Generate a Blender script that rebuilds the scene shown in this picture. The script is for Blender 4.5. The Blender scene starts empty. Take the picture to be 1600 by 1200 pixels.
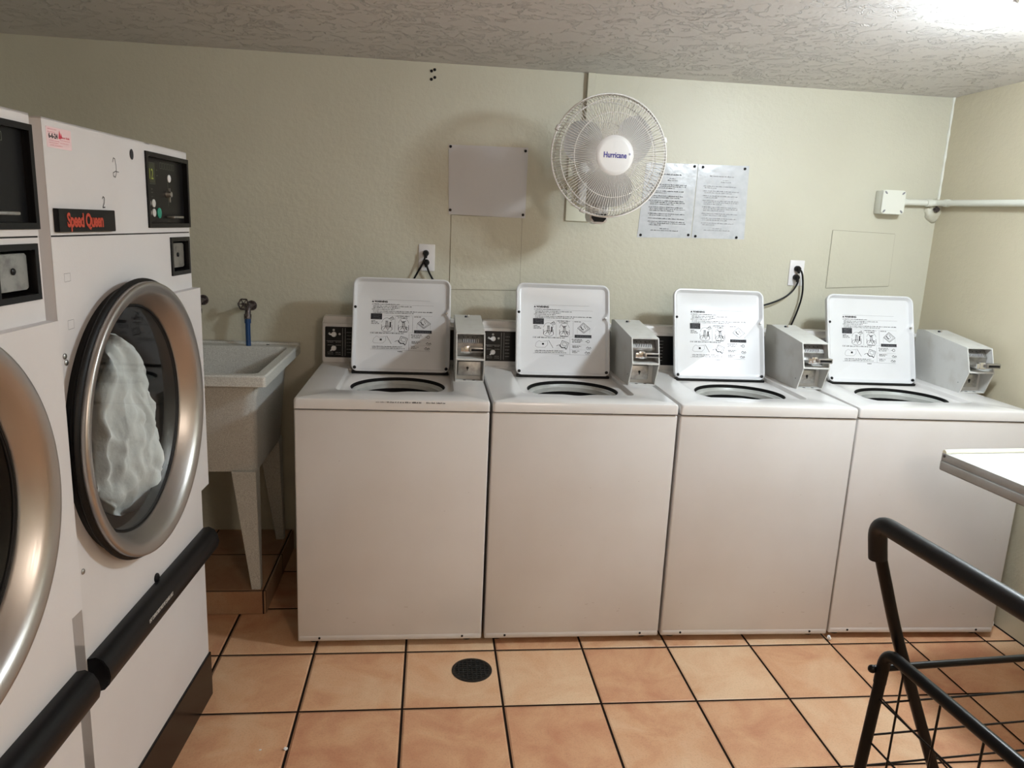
import bpy, bmesh, math, random
from mathutils import Vector, Matrix, noise
random.seed(7)
S = bpy.context.scene
COL = S.collection
PI = math.pi

# ------------------------------------------------------------------ camera
CAM_POS = (0.4453, -2.4544, 1.4985); YAW, PITCH, ROLL, FPX = 0.1126, -0.2088, 0.0441, 1164.62
cy, sy, cp, sp = math.cos(YAW), math.sin(YAW), math.cos(PITCH), math.sin(PITCH)
fw = Vector((sy * cp, cy * cp, sp)); rt = Vector((cy, -sy, 0)); up = rt.cross(fw)
cr, sr = math.cos(ROLL), math.sin(ROLL)
rt, up = cr * rt + sr * up, -sr * rt + cr * up
cam = bpy.data.cameras.new('camera'); cam.sensor_width = 36; cam.lens = FPX / 1600 * 36; cam.clip_start = 0.02
co = bpy.data.objects.new('camera', cam); COL.objects.link(co)
co.matrix_world = Matrix(((rt.x, up.x, -fw.x, CAM_POS[0]), (rt.y, up.y, -fw.y, CAM_POS[1]), (rt.z, up.z, -fw.z, CAM_POS[2]), (0, 0, 0, 1)))
S.camera = co

# ------------------------------------------------------------------ world, exposure, lamps and fill light
w = bpy.data.worlds.new('world'); S.world = w; w.use_nodes = True
w.node_tree.nodes['Background'].inputs[0].default_value = (0.9, 0.95, 1.0, 1)
w.node_tree.nodes['Background'].inputs[1].default_value = 0.05
S.view_settings.view_transform = 'Standard'; S.view_settings.look = 'None'
S.view_settings.gamma = 1; S.view_settings.use_curve_mapping = False
S.view_settings.exposure = 0.08
LAMP_A = (2.07, -0.62, 2.137); LAMP_A_POWER = 212.0     # round ceiling lamp by the right wall (its edge is in the photo)
FILL_LAMP = (1.25, -2.95, 2.08); FILL_LAMP_POWER = 40.0       # unseen warm fill light added behind the camera
lb = bpy.data.lights.new('fill_light', 'POINT'); lb.shadow_soft_size = 0.14; lb.energy = FILL_LAMP_POWER; lb.color = (1.0, 0.84, 0.72)
lbo = bpy.data.objects.new('fill_light', lb); COL.objects.link(lbo); lbo.location = (FILL_LAMP[0], FILL_LAMP[1], FILL_LAMP[2] - 0.20)

# ------------------------------------------------------------------ materials
def M(name, color, rough=0.5, metal=0.0, noise=None, bump=None, spec=0.5, coat=0.0, emit=None):
    m = bpy.data.materials.new(name); m.use_nodes = True
    nt = m.node_tree; b = nt.nodes['Principled BSDF']
    b.inputs['Base Color'].default_value = (*color, 1); b.inputs['Roughness'].default_value = rough
    b.inputs['Metallic'].default_value = metal; b.inputs['Specular IOR Level'].default_value = spec
    b.inputs['Coat Weight'].default_value = coat
    tc = nt.nodes.new('ShaderNodeTexCoord')
    if noise:   # (scale, second colour, lo, hi)
        n = nt.nodes.new('ShaderNodeTexNoise'); n.inputs['Scale'].default_value = noise[0]; n.inputs['Detail'].default_value = 6
        r = nt.nodes.new('ShaderNodeValToRGB'); r.color_ramp.elements[0].position = noise[2]; r.color_ramp.elements[1].position = noise[3]
        r.color_ramp.elements[0].color = (*color, 1); r.color_ramp.elements[1].color = (*noise[1], 1)
        nt.links.new(tc.outputs['Object'], n.inputs['Vector']); nt.links.new(n.outputs['Fac'], r.inputs['Fac']); nt.links.new(r.outputs[0], b.inputs['Base Color'])
    if bump:    # (scale, strength, distance)
        n = nt.nodes.new('ShaderNodeTexNoise'); n.inputs['Scale'].default_value = bump[0]; n.inputs['Detail'].default_value = 5
        bp = nt.nodes.new('ShaderNodeBump'); bp.inputs['Strength'].default_value = bump[1]; bp.inputs['Distance'].default_value = bump[2]
        nt.links.new(tc.outputs['Object'], n.inputs['Vector']); nt.links.new(n.outputs['Fac'], bp.inputs['Height']); nt.links.new(bp.outputs[0], b.inputs['Normal'])
    if emit:
        b.inputs['Emission Color'].default_value = (*emit[0], 1); b.inputs['Emission Strength'].default_value = emit[1]
    return m

enamel = M('white_enamel', (0.66, 0.645, 0.635), 0.20, noise=(2.2, (0.60, 0.575, 0.55), 0.40, 0.75), bump=(120, 0.03, 0.001))
enamel_d = M('dryer_enamel', (0.68, 0.67, 0.68), 0.38, noise=(2.0, (0.62, 0.60, 0.595), 0.40, 0.75), bump=(160, 0.10, 0.002))
lidwhite = M('lid_enamel', (0.68, 0.69, 0.71), 0.30, noise=(3.0, (0.62, 0.63, 0.64), 0.45, 0.75))
lidedge = M('lid_edge', (0.72, 0.72, 0.72), 0.35)
meterwhite = M('meter_paint', (0.60, 0.60, 0.58), 0.42, noise=(14, (0.50, 0.485, 0.45), 0.5, 0.8))
black = M('black_plastic', (0.0054, 0.0054, 0.0063), 0.35, spec=0.22)
scuff = M('scuff_brown', (0.34, 0.29, 0.26), 0.6)
seam = M('seam_line', (0.30, 0.28, 0.21), 0.8)
blackm = M('black_matte', (0.0081, 0.0077, 0.0081), 0.6, spec=0.22)
rubber = M('black_rubber', (0.0067, 0.0067, 0.0067), 0.5, spec=0.22)
foam = M('foam_grip', (0.0072, 0.0077, 0.0099), 0.42, spec=0.35, bump=(300, 0.15, 0.001))
tubeblk = M('black_tube', (0.0045, 0.0045, 0.0049), 0.30, spec=0.22)
knobm = M('knob_white', (0.75, 0.75, 0.76), 0.35)
chrome = M('chrome', (0.72, 0.72, 0.73), 0.18, 1.0)
dullmetal = M('dull_metal', (0.45, 0.44, 0.42), 0.42, 1.0, noise=(40, (0.28, 0.27, 0.26), 0.45, 0.7))
galv = M('galvanised', (0.30, 0.30, 0.30), 0.5, 1.0, noise=(90, (0.18, 0.18, 0.18), 0.4, 0.6))
darksteel = M('dark_steel', (0.05, 0.05, 0.052), 0.4, 0.8)
drum = M('drum_dark', (0.035, 0.035, 0.037), 0.5, 0.3)
tubplastic = M('tub_plastic', (0.42, 0.43, 0.41), 0.35, noise=(12, (0.30, 0.30, 0.28), 0.45, 0.7))
kick = M('kick_brown_black', (0.0090, 0.0063, 0.0054), 0.22, spec=0.22)
ink = M('black_ink', (0.02, 0.02, 0.025), 0.7)
inkgrey = M('grey_ink', (0.25, 0.25, 0.27), 0.7)
paper = M('paper', (0.62, 0.62, 0.645), 0.55, bump=(9, 0.25, 0.01))
sleeve = M('laminated_paper', (0.60, 0.62, 0.65), 0.22, noise=(25, (0.53, 0.56, 0.59), 0.4, 0.7), bump=(12, 0.3, 0.01))
red = M('red_lettering', (0.46, 0.05, 0.022), 0.5)
blueink = M('blue_lettering', (0.035, 0.03, 0.25), 0.5)
greenbtn = M('green_button', (0.02, 0.25, 0.17), 0.4)
pinkst = M('pink_sticker', (0.80, 0.60, 0.62), 0.5)
pinkink = M('pink_ink', (0.70, 0.28, 0.32), 0.6)
redink = M('red_ink', (0.62, 0.05, 0.09), 0.6)
lcd = M('olive_display', (0.016, 0.020, 0.007), 0.3)
lcdd = M('lit_digits', (0.25, 0.30, 0.05), 0.4, emit=((0.55, 0.62, 0.12), 0.12))
whitemark = M('white_print', (0.55, 0.55, 0.53), 0.5)
fanwhite = M('fan_plastic', (0.72, 0.71, 0.70), 0.35)
fanwire = M('fan_wire', (0.74, 0.72, 0.69), 0.4)
bluehose = M('blue_hose', (0.010, 0.055, 0.17), 0.35)
brass = M('tarnished_brass', (0.09, 0.075, 0.075), 0.4, 0.7, noise=(120, (0.25, 0.22, 0.22), 0.5, 0.7))
alum = M('aluminium_edge', (0.36, 0.355, 0.35), 0.38, 0.55, noise=(6, (0.28, 0.265, 0.24), 0.4, 0.7))
laminate = M('white_laminate', (0.70, 0.70, 0.71), 0.25)
whitetrim = M('cream_white_trim', (0.82, 0.82, 0.68), 0.35)
plasticw = M('white_plastic', (0.78, 0.77, 0.78), 0.35)
pvcwhite = M('painted_pvc', (0.74, 0.75, 0.68), 0.4)
iron = M('drain_iron', (0.012, 0.012, 0.011), 0.35, 0.4, bump=(120, 0.8, 0.004))
tissue = M('tissue', (0.85, 0.85, 0.84), 0.8, bump=(60, 0.8, 0.01))
cloth = M('white_cloth', (0.92, 0.92, 0.91), 0.85, bump=(9, 0.35, 0.03))

def brushed():
    m = M('brushed_steel', (0.46, 0.44, 0.42), 0.30, 1.0); nt = m.node_tree; b = nt.nodes['Principled BSDF']
    tc = nt.nodes.new('ShaderNodeTexCoord'); mp = nt.nodes.new('ShaderNodeMapping'); mp.inputs['Scale'].default_value = (260, 4, 4)
    n = nt.nodes.new('ShaderNodeTexNoise'); n.inputs['Scale'].default_value = 3
    mr = nt.nodes.new('ShaderNodeMapRange'); mr.inputs['To Min'].default_value = 0.28; mr.inputs['To Max'].default_value = 0.46
    nt.links.new(tc.outputs['Object'], mp.inputs[0]); nt.links.new(mp.outputs[0], n.inputs['Vector']); nt.links.new(n.outputs['Fac'], mr.inputs['Value']); nt.links.new(mr.outputs[0], b.inputs['Roughness'])
    return m
steel = brushed()

def speckled():
    m = M('speckled_granite', (0.46, 0.47, 0.44), 0.5); nt = m.node_tree; b = nt.nodes['Principled BSDF']
    tc = nt.nodes.new('ShaderNodeTexCoord'); n = nt.nodes.new('ShaderNodeTexNoise'); n.inputs['Scale'].default_value = 380; n.inputs['Detail'].default_value = 2
    r = nt.nodes.new('ShaderNodeValToRGB'); e = r.color_ramp.elements
    e[0].position = 0.34; e[0].color = (0.42, 0.42, 0.40, 1); e[1].position = 0.50; e[1].color = (0.57, 0.58, 0.55, 1)
    x = e.new(0.66); x.color = (0.68, 0.69, 0.66, 1)
    nt.links.new(tc.outputs['Object'], n.inputs['Vector']); nt.links.new(n.outputs['Fac'], r.inputs['Fac']); nt.links.new(r.outputs[0], b.inputs['Base Color'])
    return m
granite = speckled()

def glassy(name, tint, mixf):
    m = bpy.data.materials.new(name); m.use_nodes = True; nt = m.node_tree; nt.nodes.clear()
    o = nt.nodes.new('ShaderNodeOutputMaterial'); mx = nt.nodes.new('ShaderNodeMixShader'); tr = nt.nodes.new('ShaderNodeBsdfTransparent'); gl = nt.nodes.new('ShaderNodeBsdfGlossy')
    tr.inputs[0].default_value = (*tint, 1); gl.inputs['Roughness'].default_value = 0.03; gl.inputs[0].default_value = (0.9, 0.9, 0.9, 1)
    fr = nt.nodes.new('ShaderNodeFresnel'); fr.inputs[0].default_value = mixf
    nt.links.new(fr.outputs[0], mx.inputs[0]); nt.links.new(tr.outputs[0], mx.inputs[1]); nt.links.new(gl.outputs[0], mx.inputs[2]); nt.links.new(mx.outputs[0], o.inputs[0])
    return m
glass = glassy('door_glass', (0.90, 0.92, 0.91), 1.38)

def wall_material(name, a, b_, bumpd=0.006):
    m = bpy.data.materials.new(name); m.use_nodes = True; nt = m.node_tree; b = nt.nodes['Principled BSDF']
    b.inputs['Roughness'].default_value = 0.42
    tc = nt.nodes.new('ShaderNodeTexCoord')
    n1 = nt.nodes.new('ShaderNodeTexNoise'); n1.inputs['Scale'].default_value = 1.3; n1.inputs['Detail'].default_value = 5
    r = nt.nodes.new('ShaderNodeValToRGB'); r.color_ramp.elements[0].position = 0.3; r.color_ramp.elements[1].position = 0.7
    r.color_ramp.elements[0].color = (*a, 1); r.color_ramp.elements[1].color = (*b_, 1)
    n2 = nt.nodes.new('ShaderNodeTexNoise'); n2.inputs['Scale'].default_value = 48; n2.inputs['Detail'].default_value = 8; n2.inputs['Roughness'].default_value = 0.6
    n3 = nt.nodes.new('ShaderNodeTexNoise'); n3.inputs['Scale'].default_value = 5; n3.inputs['Detail'].default_value = 3
    ad = nt.nodes.new('ShaderNodeMath'); ad.operation = 'MULTIPLY_ADD'; ad.inputs[1].default_value = 2.5
    bp = nt.nodes.new('ShaderNodeBump'); bp.inputs['Strength'].default_value = 0.35; bp.inputs['Distance'].default_value = bumpd
    for n in (n1, n2, n3): nt.links.new(tc.outputs['Object'], n.inputs['Vector'])
    nt.links.new(n1.outputs['Fac'], r.inputs['Fac']); nt.links.new(r.outputs[0], b.inputs['Base Color'])
    nt.links.new(n3.outputs['Fac'], ad.inputs[0]); nt.links.new(n2.outputs['Fac'], ad.inputs[2]); nt.links.new(ad.outputs[0], bp.inputs['Height']); nt.links.new(bp.outputs[0], b.inputs['Normal'])
    return m
wallpaint = wall_material('cream_wall_paint', (0.545, 0.525, 0.425), (0.61, 0.595, 0.49))
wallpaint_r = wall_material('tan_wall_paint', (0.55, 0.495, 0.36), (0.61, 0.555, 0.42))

def ceiling_material():
    m = bpy.data.materials.new('knockdown_ceiling'); m.use_nodes = True; nt = m.node_tree; b = nt.nodes['Principled BSDF']
    b.inputs['Base Color'].default_value = (0.70, 0.675, 0.66, 1); b.inputs['Roughness'].default_value = 0.5
    tc = nt.nodes.new('ShaderNodeTexCoord')
    n0 = nt.nodes.new('ShaderNodeTexNoise'); n0.inputs['Scale'].default_value = 6; n0.inputs['Detail'].default_value = 3
    mixv = nt.nodes.new('ShaderNodeVectorMath'); mixv.operation = 'MULTIPLY_ADD'; mixv.inputs[1].default_value = (0.35, 0.35, 0.35)
    v = nt.nodes.new('ShaderNodeTexNoise'); v.inputs['Scale'].default_value = 12; v.inputs['Detail'].default_value = 5; v.inputs['Distortion'].default_value = 1.6
    r = nt.nodes.new('ShaderNodeValToRGB'); e = r.color_ramp.elements; e[0].position = 0.55; e[0].color = (0, 0, 0, 1); e[1].position = 0.575; e[1].color = (1, 1, 1, 1)
    x = e.new(0.62); x.color = (0.15, 0.15, 0.15, 1)
    n2 = nt.nodes.new('ShaderNodeTexNoise'); n2.inputs['Scale'].default_value = 90; n2.inputs['Detail'].default_value = 4
    ad = nt.nodes.new('ShaderNodeMath'); ad.operation = 'MULTIPLY_ADD'; ad.inputs[1].default_value = 0.25
    bp = nt.nodes.new('ShaderNodeBump'); bp.inputs['Strength'].default_value = 0.85; bp.inputs['Distance'].default_value = 0.0062
    nt.links.new(tc.outputs['Object'], n0.inputs['Vector']); nt.links.new(n0.outputs['Color'], mixv.inputs[0]); nt.links.new(tc.outputs['Object'], mixv.inputs[2])
    nt.links.new(mixv.outputs[0], v.inputs['Vector']); nt.links.new(v.outputs['Fac'], r.inputs['Fac']); nt.links.new(tc.outputs['Object'], n2.inputs['Vector'])
    nt.links.new(n2.outputs['Fac'], ad.inputs[0]); nt.links.new(r.outputs[0], ad.inputs[2]); nt.links.new(ad.outputs[0], bp.inputs['Height']); nt.links.new(bp.outputs[0], b.inputs['Normal'])
    return m

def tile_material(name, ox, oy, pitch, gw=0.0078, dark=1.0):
    m = bpy.data.materials.new(name); m.use_nodes = True; nt = m.node_tree; b = nt.nodes['Principled BSDF']; L = nt.links.new
    tc = nt.nodes.new('ShaderNodeTexCoord'); sep = nt.nodes.new('ShaderNodeSeparateXYZ'); L(tc.outputs['Object'], sep.inputs[0])
    def math_(op, a, bb=None, c=None):
        n = nt.nodes.new('ShaderNodeMath'); n.operation = op
        for i, v in enumerate((a, bb, c)):
            if v is None: continue
            if isinstance(v, (int, float)): n.inputs[i].default_value = v
            else: L(v, n.inputs[i])
        return n.outputs[0]
    ds = []; ids = []
    for k, o in ((0, ox), (1, oy)):
        t = math_('DIVIDE', math_('SUBTRACT', sep.outputs[k], o), pitch)
        fl = math_('FLOOR', t); fr = math_('SUBTRACT', t, fl); ids.append(fl)
        ds.append(math_('MULTIPLY', math_('MINIMUM', fr, math_('SUBTRACT', 1.0, fr)), pitch))
    d = math_('MINIMUM', ds[0], ds[1])
    mask = nt.nodes.new('ShaderNodeMapRange'); mask.inputs['From Min'].default_value = gw / 2 - 0.0007; mask.inputs['From Max'].default_value = gw / 2 + 0.0007; L(d, mask.inputs['Value'])
    hgt = nt.nodes.new('ShaderNodeMapRange'); hgt.interpolation_type = 'SMOOTHSTEP'; hgt.inputs['From Min'].default_value = gw / 2 - 0.001; hgt.inputs['From Max'].default_value = gw / 2 + 0.006; L(d, hgt.inputs['Value'])
    cmb = nt.nodes.new('ShaderNodeCombineXYZ'); L(ids[0], cmb.inputs[0]); L(ids[1], cmb.inputs[1])
    wn = nt.nodes.new('ShaderNodeTexWhiteNoise'); wn.noise_dimensions = '2D'; L(cmb.outputs[0], wn.inputs['Vector'])
    addv = nt.nodes.new('ShaderNodeVectorMath'); addv.operation = 'MULTIPLY_ADD'; addv.inputs[1].default_value = (7, 7, 7); L(wn.outputs['Color'], addv.inputs[0]); L(tc.outputs['Object'], addv.inputs[2])
    n1 = nt.nodes.new('ShaderNodeTexNoise'); n1.inputs['Scale'].default_value = 5.5; n1.inputs['Detail'].default_value = 7; n1.inputs['Roughness'].default_value = 0.6; n1.inputs['Distortion'].default_value = 0.6; L(addv.outputs[0], n1.inputs['Vector'])
    f = math_('ADD', math_('MULTIPLY', wn.outputs['Value'], 0.30), math_('MULTIPLY', n1.outputs['Fac'], 0.90))
    r = nt.nodes.new('ShaderNodeValToRGB'); e = r.color_ramp.elements
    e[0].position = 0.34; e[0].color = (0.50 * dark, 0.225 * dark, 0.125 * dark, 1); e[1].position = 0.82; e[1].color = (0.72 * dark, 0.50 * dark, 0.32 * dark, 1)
    x = e.new(0.58); x.color = (0.63 * dark, 0.36 * dark, 0.205 * dark, 1); L(f, r.inputs['Fac'])
    n2 = nt.nodes.new('ShaderNodeTexNoise'); n2.inputs['Scale'].default_value = 180; n2.inputs['Detail'].default_value = 4; L(tc.outputs['Object'], n2.inputs['Vector'])
    mx2 = nt.nodes.new('ShaderNodeMix'); mx2.data_type = 'RGBA'; mx2.blend_type = 'MULTIPLY'; mx2.inputs['Factor'].default_value = 0.30
    L(r.outputs[0], mx2.inputs['A']); L(n2.outputs['Color'], mx2.inputs['B'])
    r2 = nt.nodes.new('ShaderNodeValToRGB'); r2.color_ramp.elements[0].position = 0.25; r2.color_ramp.elements[0].color = (0.45, 0.4, 0.35, 1); r2.color_ramp.elements[1].position = 0.5; r2.color_ramp.elements[1].color = (1, 1, 1, 1); L(n2.outputs['Fac'], r2.inputs['Fac']); L(r2.outputs[0], mx2.inputs['B'])
    mx = nt.nodes.new('ShaderNodeMix'); mx.data_type = 'RGBA'; mx.inputs['A'].default_value = (0.014, 0.009, 0.007, 1)
    L(mask.outputs[0], mx.inputs['Factor']); L(mx2.outputs['Result'], mx.inputs['B']); L(mx.outputs['Result'], b.inputs['Base Color'])
    rr = nt.nodes.new('ShaderNodeMapRange'); rr.inputs['To Min'].default_value = 0.9; rr.inputs['To Max'].default_value = 0.40; L(mask.outputs[0], rr.inputs['Value']); L(rr.outputs[0], b.inputs['Roughness'])
    sr_ = nt.nodes.new('ShaderNodeMapRange'); sr_.inputs['To Min'].default_value = 0.02; sr_.inputs['To Max'].default_value = 0.4; L(mask.outputs[0], sr_.inputs['Value']); L(sr_.outputs[0], b.inputs['Specular IOR Level'])
    bp = nt.nodes.new('ShaderNodeBump'); bp.inputs['Strength'].default_value = 0.9; bp.inputs['Distance'].default_value = 0.004
    hh = math_('ADD', hgt.outputs[0], math_('MULTIPLY', n1.outputs['Fac'], 0.25)); L(hh, bp.inputs['Height']); L(bp.outputs[0], b.inputs['Normal'])
    return m

# ------------------------------------------------------------------ mesh helpers
def link(name, bm, mat, parent=None, smooth=None, mods=None):
    me = bpy.data.meshes.new(name); bmesh.ops.recalc_face_normals(bm, faces=bm.faces[:]); bm.to_mesh(me); bm.free()
    mats = mat if isinstance(mat, (list, tuple)) else [mat]
    for mm in mats: me.materials.append(mm)
    o = bpy.data.objects.new(name, me); COL.objects.link(o)
    if smooth:
        for p in me.polygons: p.use_smooth = True
        me.set_sharp_from_angle(angle=math.radians(smooth))
    if parent: o.parent = parent
    return o
def empty(name, loc, rotz=0.0, rot=None):
    o = bpy.data.objects.new(name, None); COL.objects.link(o); o.location = loc; o.rotation_euler = rot or (0, 0, rotz); o.empty_display_size = 0.05
    return o
def tag(o, label=None, cat=None, group=None, kind=None):
    if label: o['label'] = label
    if cat: o['category'] = cat
    if group: o['group'] = group
    if kind: o['kind'] = kind
    return o
def box(bm, x0, y0, z0, x1, y1, z1, bev=0.0, seg=2, mi=0):
    ps = [(x0, y0, z0), (x1, y0, z0), (x1, y1, z0), (x0, y1, z0), (x0, y0, z1), (x1, y0, z1), (x1, y1, z1), (x0, y1, z1)]
    v = [bm.verts.new(p) for p in ps]
    fs = [bm.faces.new([v[i] for i in q]) for q in ((0, 3, 2, 1), (4, 5, 6, 7), (0, 1, 5, 4), (1, 2, 6, 5), (2, 3, 7, 6), (3, 0, 4, 7))]
    for f in fs: f.material_index = mi
    if bev > 0:
        es = list({e for f in fs for e in f.edges})
        r = bmesh.ops.bevel(bm, geom=es, offset=bev, segments=seg, affect='EDGES', profile=0.5)
        for f in r['faces']: f.material_index = mi
def tube(bm, pts, r, n=10, cap=True, mi=0):
    pts = [Vector(p) for p in pts]; rs = r if isinstance(r, (list, tuple)) else [r] * len(pts)
    rings = []; pn = None
    for i, p in enumerate(pts):
        t = (pts[min(i + 1, len(pts) - 1)] - pts[max(i - 1, 0)]).normalized()
        if pn is None:
            a = Vector((0, 0, 1)) if abs(t.z) < 0.9 else Vector((1, 0, 0)); pn = (a - t * a.dot(t)).normalized()
        else: pn = (pn - t * pn.dot(t)).normalized()
        q = t.cross(pn)
        rings.append([bm.verts.new(p + rs[i] * (math.cos(2 * PI * k / n) * pn + math.sin(2 * PI * k / n) * q)) for k in range(n)])
    for a, b in zip(rings, rings[1:]):
        for k in range(n):
            f = bm.faces.new([a[k], a[(k + 1) % n], b[(k + 1) % n], b[k]]); f.material_index = mi
    if cap:
        bm.faces.new(rings[0][::-1]).material_index = mi; bm.faces.new(rings[-1]).material_index = mi
def smooth_path(pts, it=2):
    pts = [Vector(p) for p in pts]
    for _ in range(it):
        o = [pts[0]]
        for a, b in zip(pts, pts[1:]): o += [a * 0.75 + b * 0.25, a * 0.25 + b * 0.75]
        o.append(pts[-1]); pts = o
    return pts
def fillet(pts, rad, n=6):
    """polyline with rounded corners"""
    pts = [Vector(p) for p in pts]; out = [pts[0]]
    for i in range(1, len(pts) - 1):
        a, b, c = pts[i - 1], pts[i], pts[i + 1]
        d1 = (a - b); d2 = (c - b); r = min(rad, d1.length * .48, d2.length * .48)
        p1 = b + d1.normalized() * r; p2 = b + d2.normalized() * r
        for k in range(n + 1):
            t = k / n; out.append(p1 * (1 - t) ** 2 + b * 2 * t * (1 - t) + p2 * t * t)
    out.append(pts[-1]); return out
def lathe(bm, prof, n=48, frame=Matrix.Identity(4), close=False, mi=0, arc=None):
    """prof: (radius, height) about local Z of frame"""
    rings = []
    for r, h in prof:
        if r < 1e-6: rings.append([bm.verts.new(frame @ Vector((0, 0, h)))])
        else: rings.append([bm.verts.new(frame @ Vector((r * math.cos(2 * PI * k / n), r * math.sin(2 * PI * k / n), h))) for k in range(n)])
    prs = list(zip(rings, rings[1:])) + ([(rings[-1], rings[0])] if close else [])
    for a, b in prs:
        for k in range(n):
            k2 = (k + 1) % n
            if len(a) == 1 and len(b) == 1: continue
            if len(a) == 1: f = bm.faces.new([a[0], b[k2], b[k]])
            elif len(b) == 1: f = bm.faces.new([a[k], a[k2], b[0]])
            else: f = bm.faces.new([a[k], a[k2], b[k2], b[k]])
            f.material_index = mi
def prism(bm, poly, a0, a1, fn, mi=0, bev=0.0):
    """poly 2D points, extruded from a0 to a1; fn(u, v, a) -> 3D point"""
    A = [bm.verts.new(fn(u, v, a0)) for u, v in poly]; B = [bm.verts.new(fn(u, v, a1)) for u, v in poly]
    n = len(poly); fs = []
    for i in range(n): fs.append(bm.faces.new([A[i], A[(i + 1) % n], B[(i + 1) % n], B[i]]))
    fs.append(bm.faces.new(A[::-1])); fs.append(bm.faces.new(B))
    for f in fs: f.material_index = mi
    if bev > 0:
        es = list({e for f in fs[-2:] for e in f.edges})
        r = bmesh.ops.bevel(bm, geom=es, offset=bev, segments=2, affect='EDGES')
        for f in r['faces']: f.material_index = mi
def loft(bm, loops, cap_first=False, cap_last=False, mi=0):
    V = [[bm.verts.new(p) for p in l] for l in loops]; n = len(V[0])
    for a, b in zip(V, V[1:]):
        for k in range(n): bm.faces.new([a[k], a[(k + 1) % n], b[(k + 1) % n], b[k]]).material_index = mi
    if cap_first: bm.faces.new(V[0][::-1]).material_index = mi
    if cap_last: bm.faces.new(V[-1]).material_index = mi
def rrect(x0, y0, x1, y1, r, n=6):
    out = []
    for cx, cy_, a0 in ((x1 - r, y0 + r, -90), (x1 - r, y1 - r, 0), (x0 + r, y1 - r, 90), (x0 + r, y0 + r, 180)):
        for k in range(n + 1):
            a = math.radians(a0 + 90 * k / n); out.append((cx + r * math.cos(a), cy_ + r * math.sin(a)))
    return out
def dots_disc(bm, frame, r, h, n=14, dome=0.4, mi=0):
    lathe(bm, [(0, 0), (r, 0), (r, h * (1 - dome)), (r * 0.75, h), (0, h)], n, frame, mi=mi)
def fr(origin, xdir, ydir):
    x = Vector(xdir).normalized(); y = Vector(ydir).normalized(); z = x.cross(y)
    return Matrix(((x.x, y.x, z.x, origin[0]), (x.y, y.y, z.y, origin[1]), (x.z, y.z, z.z, origin[2]), (0, 0, 0, 1)))
def text_bm(bm, body, size, frame, align='LEFT', bold=0.0, squeeze=1.0, ext=0.0004, mi=0, spacing=1.0):
    cu = bpy.data.curves.new('t', 'FONT'); cu.body = body; cu.size = size; cu.align_x = align; cu.offset = bold; cu.extrude = ext; cu.resolution_u = 3; cu.space_character = spacing
    o = bpy.data.objects.new('t', cu); COL.objects.link(o)
    dg = bpy.context.evaluated_depsgraph_get(); dg.update()
    me = bpy.data.meshes.new_from_object(o.evaluated_get(dg))
    me.transform(frame @ Matrix.Diagonal((squeeze, 1, 1, 1)))
    n0 = len(bm.faces); bm.from_mesh(me); bm.faces.ensure_lookup_table()
    for f in bm.faces[n0:]: f.material_index = mi
    bpy.data.objects.remove(o); bpy.data.curves.remove(cu); bpy.data.meshes.remove(me)
class Ink:
    """flat marks printed in a 2D frame (u right, v up)"""
    def __init__(s, frame, h=0.0003): s.bm = bmesh.new(); s.f = frame; s.h = h
    def q(s, pts, mi=0):
        s.bm.faces.new([s.bm.verts.new(s.f @ Vector((u, v, s.h))) for u, v in pts]).material_index = mi
    def rect(s, u0, v0, u1, v1, mi=0): s.q([(u0, v0), (u1, v0), (u1, v1), (u0, v1)], mi)
    def line(s, pts, w=0.0008, mi=0, close=False):
        if close: pts = list(pts) + [pts[0]]
        for (a, b), (c, d) in zip(pts, pts[1:]):
            L = math.hypot(c - a, d - b) or 1e-6; nx, ny = -(d - b) / L * w / 2, (c - a) / L * w / 2
            s.q([(a - nx, b - ny), (c - nx, d - ny), (c + nx, d + ny), (a + nx, b + ny)], mi)
    def words(s, u, v, width, h=0.0026, mi=0, rnd=random, fill=0.85):
        """a line of print too small to read: short upright strokes in word groups"""
        x = u
        while x < u + width:
            n = rnd.randint(2, 8)
            for _ in range(n):
                if x > u + width: break
                hh = h * (1.0 if rnd.random() < 0.35 else 0.68); k = rnd.random()
                s.rect(x, v, x + h * 0.27, v + hh, mi)
                if k < 0.6: s.rect(x, v + (0 if k < .3 else hh * .8), x + h * 0.45, v + (h * 0.14 if k < .3 else hh), mi)
                if k > 0.4: s.rect(x + h * 0.34, v, x + h * 0.54, v + hh * .9, mi)
                x += h * 0.62
            x += h * 0.55
    def circle(s, cx, cy_, r, w=0.0008, n=20, sx=1.0, sy_=1.0, a0=0, a1=360, mi=0):
        s.line([(cx + r * sx * math.cos(math.radians(a0 + (a1 - a0) * k / n)), cy_ + r * sy_ * math.sin(math.radians(a0 + (a1 - a0) * k / n))) for k in range(n + 1)], w, mi)

# ------------------------------------------------------------------ room shell
X0, X1, Y0, Y1, H = -1.35, 2.74, -4.2, 0.833, 2.14
def slab(name, mat, *b, kind='structure'):
    bm = bmesh.new(); box(bm, *b); return tag(link(name, bm, mat), kind=kind)
slab('floor', tile_material('terracotta_tiles', 0.0612, -0.0382, 0.3193), X0 - .1, Y0 - .1, -0.1, X1 + .1, Y1 + .1, 0)
slab('ceiling', ceiling_material(), X0 - .1, Y0 - .1, H, X1 + .1, Y1 + .1, H + .1)
slab('wall_back', wallpaint, X0 - .1, Y1, 0, X1 + .1, Y1 + .1, H)
slab('wall_right', wallpaint_r, X1, Y0, 0, X1 + .1, Y1, H)
slab('wall_left', wallpaint, X0 - .1, Y0, 0, X0, Y1, H)
slab('wall_front', wallpaint, X0 - .1, Y0 - .1, 0, X1 + .1, Y0, H)

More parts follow.
